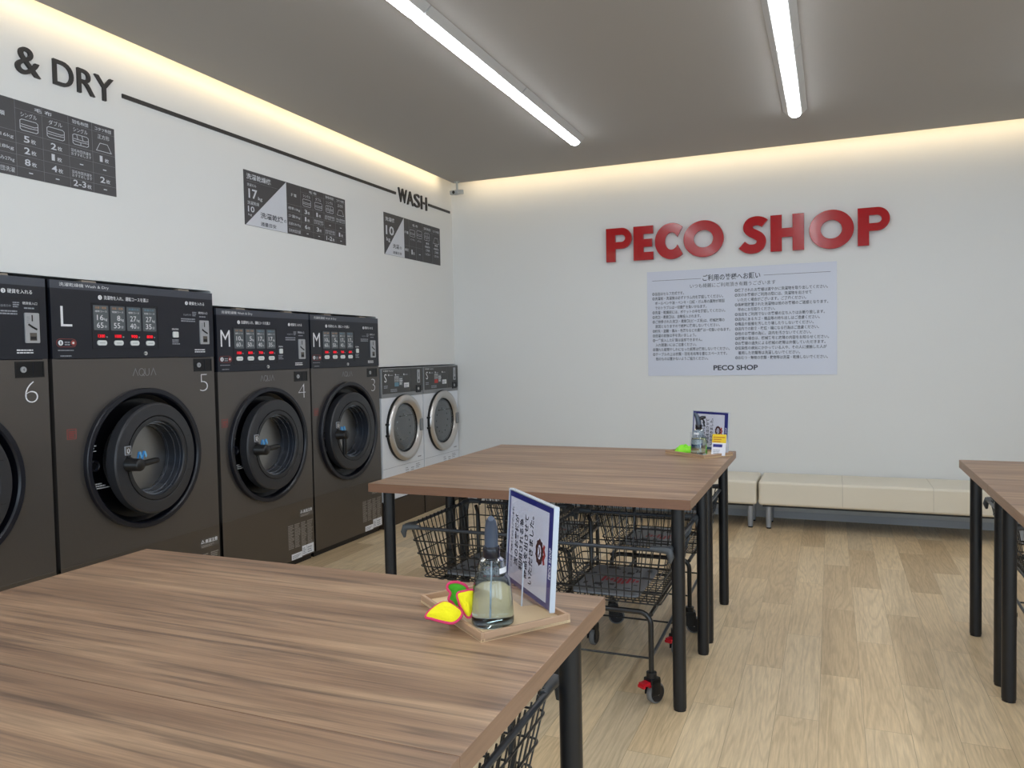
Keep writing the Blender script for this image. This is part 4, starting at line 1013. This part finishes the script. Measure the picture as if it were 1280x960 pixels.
# ------------------------------------------------------------------ trays and what stands on them
def frame2(o, ang):
    c, s_ = math.cos(ang), math.sin(ang); return lambda u, v, d: Vector((o[0]+u*c-v*s_, o[1]+u*s_+v*c, d))
def tray(px, py, ang, label):
    t = tag(bpy.data.objects.new('wooden_tray', None), label, 'tray', 'pine trays'); C.objects.link(t); t.location = (px, py, HT); t.rotation_euler = (0,0,ang)
    L_, W_ = .316, .225; w = .008; h = .019
    b = MB(); b.box((0,0,0),(L_,W_,.006), M['pine']); b.build('tray_base', t)
    b = MB(); b.box((0,0,0),(L_,w,h), M['pine_e']); b.box((0,W_-w,0),(L_,W_,h), M['pine_e']); b.box((0,w,0),(w,W_-w,h), M['pine_e']); b.box((L_-w,w,0),(L_,W_-w,h), M['pine_e']); b.build('rim', t, bevel=.001)
    return t
TA = math.atan2(-.193, .251)
tray(2.690, -5.520, TA, 'pale pine tray on the foreground table')
tray(2.711, -2.604, math.atan2(-.177, .234), 'pale pine tray on the far corner of the middle tables')

def sign(px, py, pz, ang, lean, W_, H_, label):
    """clear stand holding a sheet printed sideways: frame u along the foot, v up"""
    t = thing('sign_stand', (px, py, pz), label, 'sign', 'sideways sign stands', ang)
    t.rotation_euler = (-lean, 0, ang)
    fr = BACK
    b = MB(fr); b.box((.001, .001, 0), (W_-.001, H_-.004, .0008), M['paper']); e = .0012
    bw = H_*.055; rb = W_*.105
    b.box((.001, H_-.004-bw, .0004), (W_-.001, H_-.004, e), M['navy']); b.box((.001, .001, .0004), (W_-.001, bw, e), M['navy']); b.box((.001, bw, .0004), (.001+W_*.02, H_-bw-.004, e), M['navy']); b.box((W_-rb, bw, .0004), (W_-.001, H_-bw-.004, e), M['navy'])
    e2 = .0016
    for k, (s_, cu_, sz, v0_, v1_) in enumerate((('(いつもご利用ありがとうございます)', .095, .042, .18, .82), ('次のお客様が', .205, .092, .22, .76), ('利用される為', .315, .092, .20, .74), ('商品を出させて', .425, .092, .15, .80), ('いただきました。', .54, .092, .12, .82))):
        b.text(s_, M['ink'], at=(W_*(cu_+sz*.35), H_*v0_), size=W_*sz, width=H_*(v1_-v0_), d=e, rot=PI/2, bold=.022)
    b.text('PECO SHOP', M['paper'], at=(W_*.965, H_*.30), size=W_*.06, width=H_*.30, d=e2, rot=PI/2, bold=.03)
    # small round shop mark
    cu_, cv_ = W_*.72, H_*.50
    b.stroke([(cu_+W_*.055*math.cos(2*PI*k/20)*(1+.12*(k%2)), cv_+H_*.095*math.sin(2*PI*k/20)*(1+.12*(k%2))) for k in range(20)], W_*.040, .0006, e, M['brown'], True)
    b.stroke([(cu_+W_*.10, cv_-H_*.10),(cu_+W_*.085, cv_-H_*.05),(cu_+W_*.11, cv_),(cu_+W_*.085, cv_+H_*.05),(cu_+W_*.10, cv_+H_*.09)], W_*.034, .0006, e, M['rust'])
    b.stroke([(cu_-W_*.01, cv_-H_*.05),(cu_+W_*.01, cv_),(cu_-W_*.01, cv_+H_*.05)], W_*.014, .0006, e, M['brown'])
    b.build('printed_sheet', t)
    b = MB(fr); b.box((0,0,.0022),(W_,H_,.0042), M['acryl']); b.box((0,0,-.0035),(W_,H_,-.0010), M['acryl']); b.build('clear_cover', t)
    b = MB(fr)
    b.box((-.001,H_-.001,-.0085),(W_+.001,H_+.0015,.0044), M['acryl_e']); b.box((W_-.0005,0,-.0085),(W_+.002,H_,.0044), M['acryl_e']); b.box((-.002,0,-.0085),(.0005,H_,.0044), M['acryl_e']); b.build('cover_edge', t)
    b = MB(fr); b.box((.004,.002,-.0085),(W_-.004,H_-.002,-.0075), M['paper']); b.build('backing_sheet', t)
    b = MB(fr); b.box((.02, 0, .0044), (W_-.06, .0025, .048), M['acryl']); b.box((.02, 0, .046), (W_-.06, H_*.42, .048), M['acryl']); b.box((W_-.0612, 0, .0455), (W_-.0600, H_*.42, .0485), M['acryl_e']); b.build('front_pocket', t)
    return t
sign(2.842, -5.338, HT+.0195, math.atan2(-.204,.192), math.radians(4), .282, .236, 'clear stand with a blue-bordered Japanese sign turned sideways, on the foreground tray')
sign(2.842, -2.440, HT+.0195, math.atan2(-.150,.24), math.radians(4), .262, .222, 'clear stand with a blue-bordered Japanese sign turned sideways, on the far tray')

def bottle(px, py, pz, ang, label, flip=1):
    t = thing('spray_bottle', (px, py, pz), label, 'spray bottle', 'clear spray bottles', ang)
    prof = [(.001,.0),(.043,.0),(.047,.004),(.0475,.014),(.0450,.050),(.0420,.085),(.0395,.101),(.0345,.109),(.0320,.115),(.0315,.128),(.028,.141),(.0165,.148),(.0150,.151),(.0150,.160)]
    inner = [(r-.0018 if r > .003 else r, z+.0018) for r, z in prof][::-1]
    b = MB(); b.lathe(0, 0, prof+[(.0132,.160)]+inner[1:], M['glass'], 48); b.build('bottle_body', t)
    lv = .094; liq = [(.0005,.0016)]+[(r-.0016, max(z,.0016)) for r, z in prof[1:6]]+[(.0390,lv),(.0005,lv)]
    b = MB(); b.lathe(0, 0, liq, M['liquid'], 48); b.build('liquid', t)
    b = MB(); b.lathe(0, 0, [(.0010,.172),(.0180,.172),(.0190,.166),(.0190,.146),(.0172,.143)], M['pump'], 28); b.lathe(0, 0, [(.0125,.186),(.0125,.170)], M['pump'], 20)
    b.tube([(0,0,.155),(.008,.004,.012)], .0016, M['acryl_e'], 8); cp_ = b.build('screw_cap', t)
    b = MB(); f = flip
    b.tube([(0,0,.170),(-.001*f,0,.190),(-.006*f,0,.210),(-.014*f,0,.228),(-.024*f,0,.238)], [.015,.0155,.014,.012,.007], M['pump2'], 16)
    b.tube([(.004*f,0,.205),(.022*f,0,.212),(.040*f,0,.214)], [.011,.010,.007], M['pump'], 12)
    b.tube([(.020*f,0,.206),(.030*f,0,.190),(.030*f,0,.172),(.036*f,0,.160)], [.004,.0045,.004,.003], M['pump'], 10); b.build('trigger_head', t)
    b = MB(); 
    n = 10; vs = []
    for k in range(n+1):
        a = math.radians(-150+60*k/n)
        for z, r in ((.116,.0324),(.128,.0319)): vs.append((r*math.cos(a), r*math.sin(a), z))
    b.add(vs, [(2*k,2*k+2,2*k+3,2*k+1) for k in range(n)], M['white']); b.build('label_strip', t)
    return t
bottle(2.922, -5.610, HT+.0062, math.radians(115), 'clear conical spray bottle of liquid with dark trigger on the foreground tray')
bottle(2.915, -2.660, HT+.0062, math.radians(10), 'clear spray bottle with black trigger on the far tray', 1)

# tent card on the far tray
b = MB(); 
t = thing('tent_card', (2.985, -2.672, HT+.0062), 'small yellow and white folded card on the far tray', 'card', None, math.radians(-14))
b = MB(BACK); b.prism([(0,0),(.082,0),(.082,.118),(0,.118)], -.0006, 0, M['paper']); b.box((0,.070,-.0002),(.082,.118,.0008), M['yellowcard']); b.box((.008,.046,-.0002),(.062,.062,.0008), M['navy'])
for z_, w_ in ((.102,.07),(.090,.05),(.078,.06)): dashes(b, .008, z_-.003, .008+w_, z_+.004, 1, M['rust'], .0012, int(z_*1000))
dashes(b, .01, .010, .06, .036, 3, M['dimwhite'], .0004, 5, .4)
for i in range(len(b.v)): v = b.v[i]; b.v[i] = Vector((v.x, v.y+v.z*.22, v.z))
b.build('front_leaf', t)
b = MB(BACK); b.prism([(0,0),(.082,0),(.082,.118),(0,.118)], -.0006, 0, M['paper'])
for i in range(len(b.v)): v = b.v[i]; b.v[i] = Vector((v.x, v.y+.052-v.z*.22, v.z))
b.build('back_leaf', t)

# microfibre cloths ------------------------------------------------
def lobe(b, base, right, upv, outl, s, bulge, m_in, m_out=None, edge=M['pink'], er=.0032, rings=6):
    """closed outline (2D) laid on a tilted plane and domed towards the viewer"""
    base, right, upv = Vector(base), Vector(right).normalized(), Vector(upv).normalized(); nrm = right.cross(upv).normalized()
    P = [Vector(p)*s for p in outl]; n = len(P); Q = []
    for i in range(n):
        p0, p1, p2, p3 = P[i-1], P[i], P[(i+1)%n], P[(i+2)%n]
        for k in range(4):
            t_ = k/4; Q.append(.5*((2*p1)+(p2-p0)*t_+(2*p0-5*p1+4*p2-p3)*t_*t_+(3*p1-p0-3*p2+p3)*t_**3))
    c = sum(Q, Vector((0,0)))/len(Q); N_ = len(Q)
    def w3(p, h): return base+right*p.x+upv*p.y+nrm*h
    def dome(bl, m, off):
        vs = []; fs = []
        for j in range(rings+1):
            f_ = 1-j/rings
            for i, q in enumerate(Q):
                p = c+(q-c)*f_; wob = .0016*math.sin(i*.55+j*1.3)*(1-f_)*f_*4; vs.append(w3(p, bl*math.sqrt(max(0,1-f_**2.4))+wob+off))
        for j in range(rings):
            for i in range(N_): l = (i+1)%N_; fs.append((j*N_+i, j*N_+l, (j+1)*N_+l, (j+1)*N_+i))
        b.add([tuple(v) for v in vs], fs, m, True, raw=True)
    dome(bulge, m_in, .0); dome(-abs(bulge)*.6 if m_out is None else -abs(bulge)*1.15-.004, m_out or m_in, -.001)
    return [w3(q, 0) for q in Q], er, edge
rg = (.893, .450, 0); scl = .000176
def cl(pts, ox, oy): return [((x-ox), (oy-y)) for x, y in pts]
t = thing('cleaning_cloth', (2.83, -5.63, HT), 'yellow and green microfibre cloth with pink edging crumpled over the foreground tray rim', 'cloth')
inv = Matrix.Translation((-2.83, 5.63, -HT))
b = MB(); edges = []
edges.append(lobe(b, (2.842,-5.690,HT+.0215), rg, (-.33,.62,.45), cl([(30,640),(100,540),(230,455),(330,500),(430,600),(400,690),(320,745),(200,715),(90,672)], 230, 745), scl*1.12, .016, M['yellow']))
edges.append(lobe(b, (2.878,-5.640,HT+.024), rg, (-.22,.42,.88), cl([(400,430),(470,405),(600,398),(605,520),(575,640),(545,705),(505,700),(450,610),(415,520)], 530, 705), scl*1.05, .012, M['yellow']))
edges.append(lobe(b, (2.842,-5.622,HT+.034), rg, (-.12,.24,.96), cl([(262,225),(340,205),(430,228),(488,280),(482,365),(415,402),(385,450),(405,520),(350,505),(305,440),(262,400),(285,330),(250,280)], 370, 505), scl*1.08, -.022, M['green'], M['yellow']))
b.v = [inv @ v for v in b.v]; b.build('cloth_body', t)
b = MB()
for P_, er, em in edges: b.tube([inv @ p for p in P_], er, em, 8, closed=True)
b.build('edging', t)
t = thing('cleaning_cloth', (2.79, -2.585, HT+.006), 'bright lime green microfibre cloth heaped on the far tray', 'cloth')
b = MB(); n = 28; m_ = 12; vs = []
for j in range(m_+1):
    ph = PI/2*j/m_
    for i in range(n):
        th = 2*PI*i/n; r = 1+.18*math.sin(3*th+1)+.10*math.sin(7*th+j*.8); hh = .034*(1+.25*math.sin(2*th+.5)+.15*math.sin(5*th+j))
        vs.append((.060*r*math.cos(ph)*math.cos(th)+.03, .045*r*math.cos(ph)*math.sin(th)+.0, .0015+hh*math.sin(ph)))
b.add(vs, [(j*n+i, j*n+(i+1)%n, (j+1)*n+(i+1)%n, (j+1)*n+i) for j in range(m_) for i in range(n)], M['lime'], True)
b.add([vs[i] for i in range(n)], [tuple(range(n))[::-1]], M['lime']); b.build('cloth_body', t)

# ------------------------------------------------------------------ light
w = bpy.data.worlds.new('world'); sc.world = w; w.use_nodes = True
bg = w.node_tree.nodes['Background']; bg.inputs[0].default_value = (.70, .85, 1.0, 1); bg.inputs[1].default_value = 2.4
for k_, (fr_, ops) in enumerate((('R', opR), ('F', opF))):
    for a_, c_ in ops:
        l = bpy.data.lights.new('window_portal', 'AREA'); l.shape = 'RECTANGLE'; l.cycles.is_portal = True
        o = bpy.data.objects.new('window_portal', l); C.objects.link(o)
        if fr_ == 'R': l.size = 2.4; l.size_y = c_-a_; o.location = (XR+.1, (a_+c_)/2, 1.55); o.rotation_euler = (0, math.radians(90), 0)
        else: l.size = c_-a_; l.size_y = 2.4; o.location = ((a_+c_)/2, YF-.1, 1.55); o.rotation_euler = (math.radians(90), 0, 0)

vs_ = sc.view_settings
sc.display_settings.display_device = 'sRGB'; vs_.view_transform = 'Standard'; vs_.look = 'None'; vs_.gamma = 1; vs_.use_curve_mapping = False
vs_.exposure = 0.72
sc.cycles.max_bounces = 10; sc.cycles.transparent_max_bounces = 16
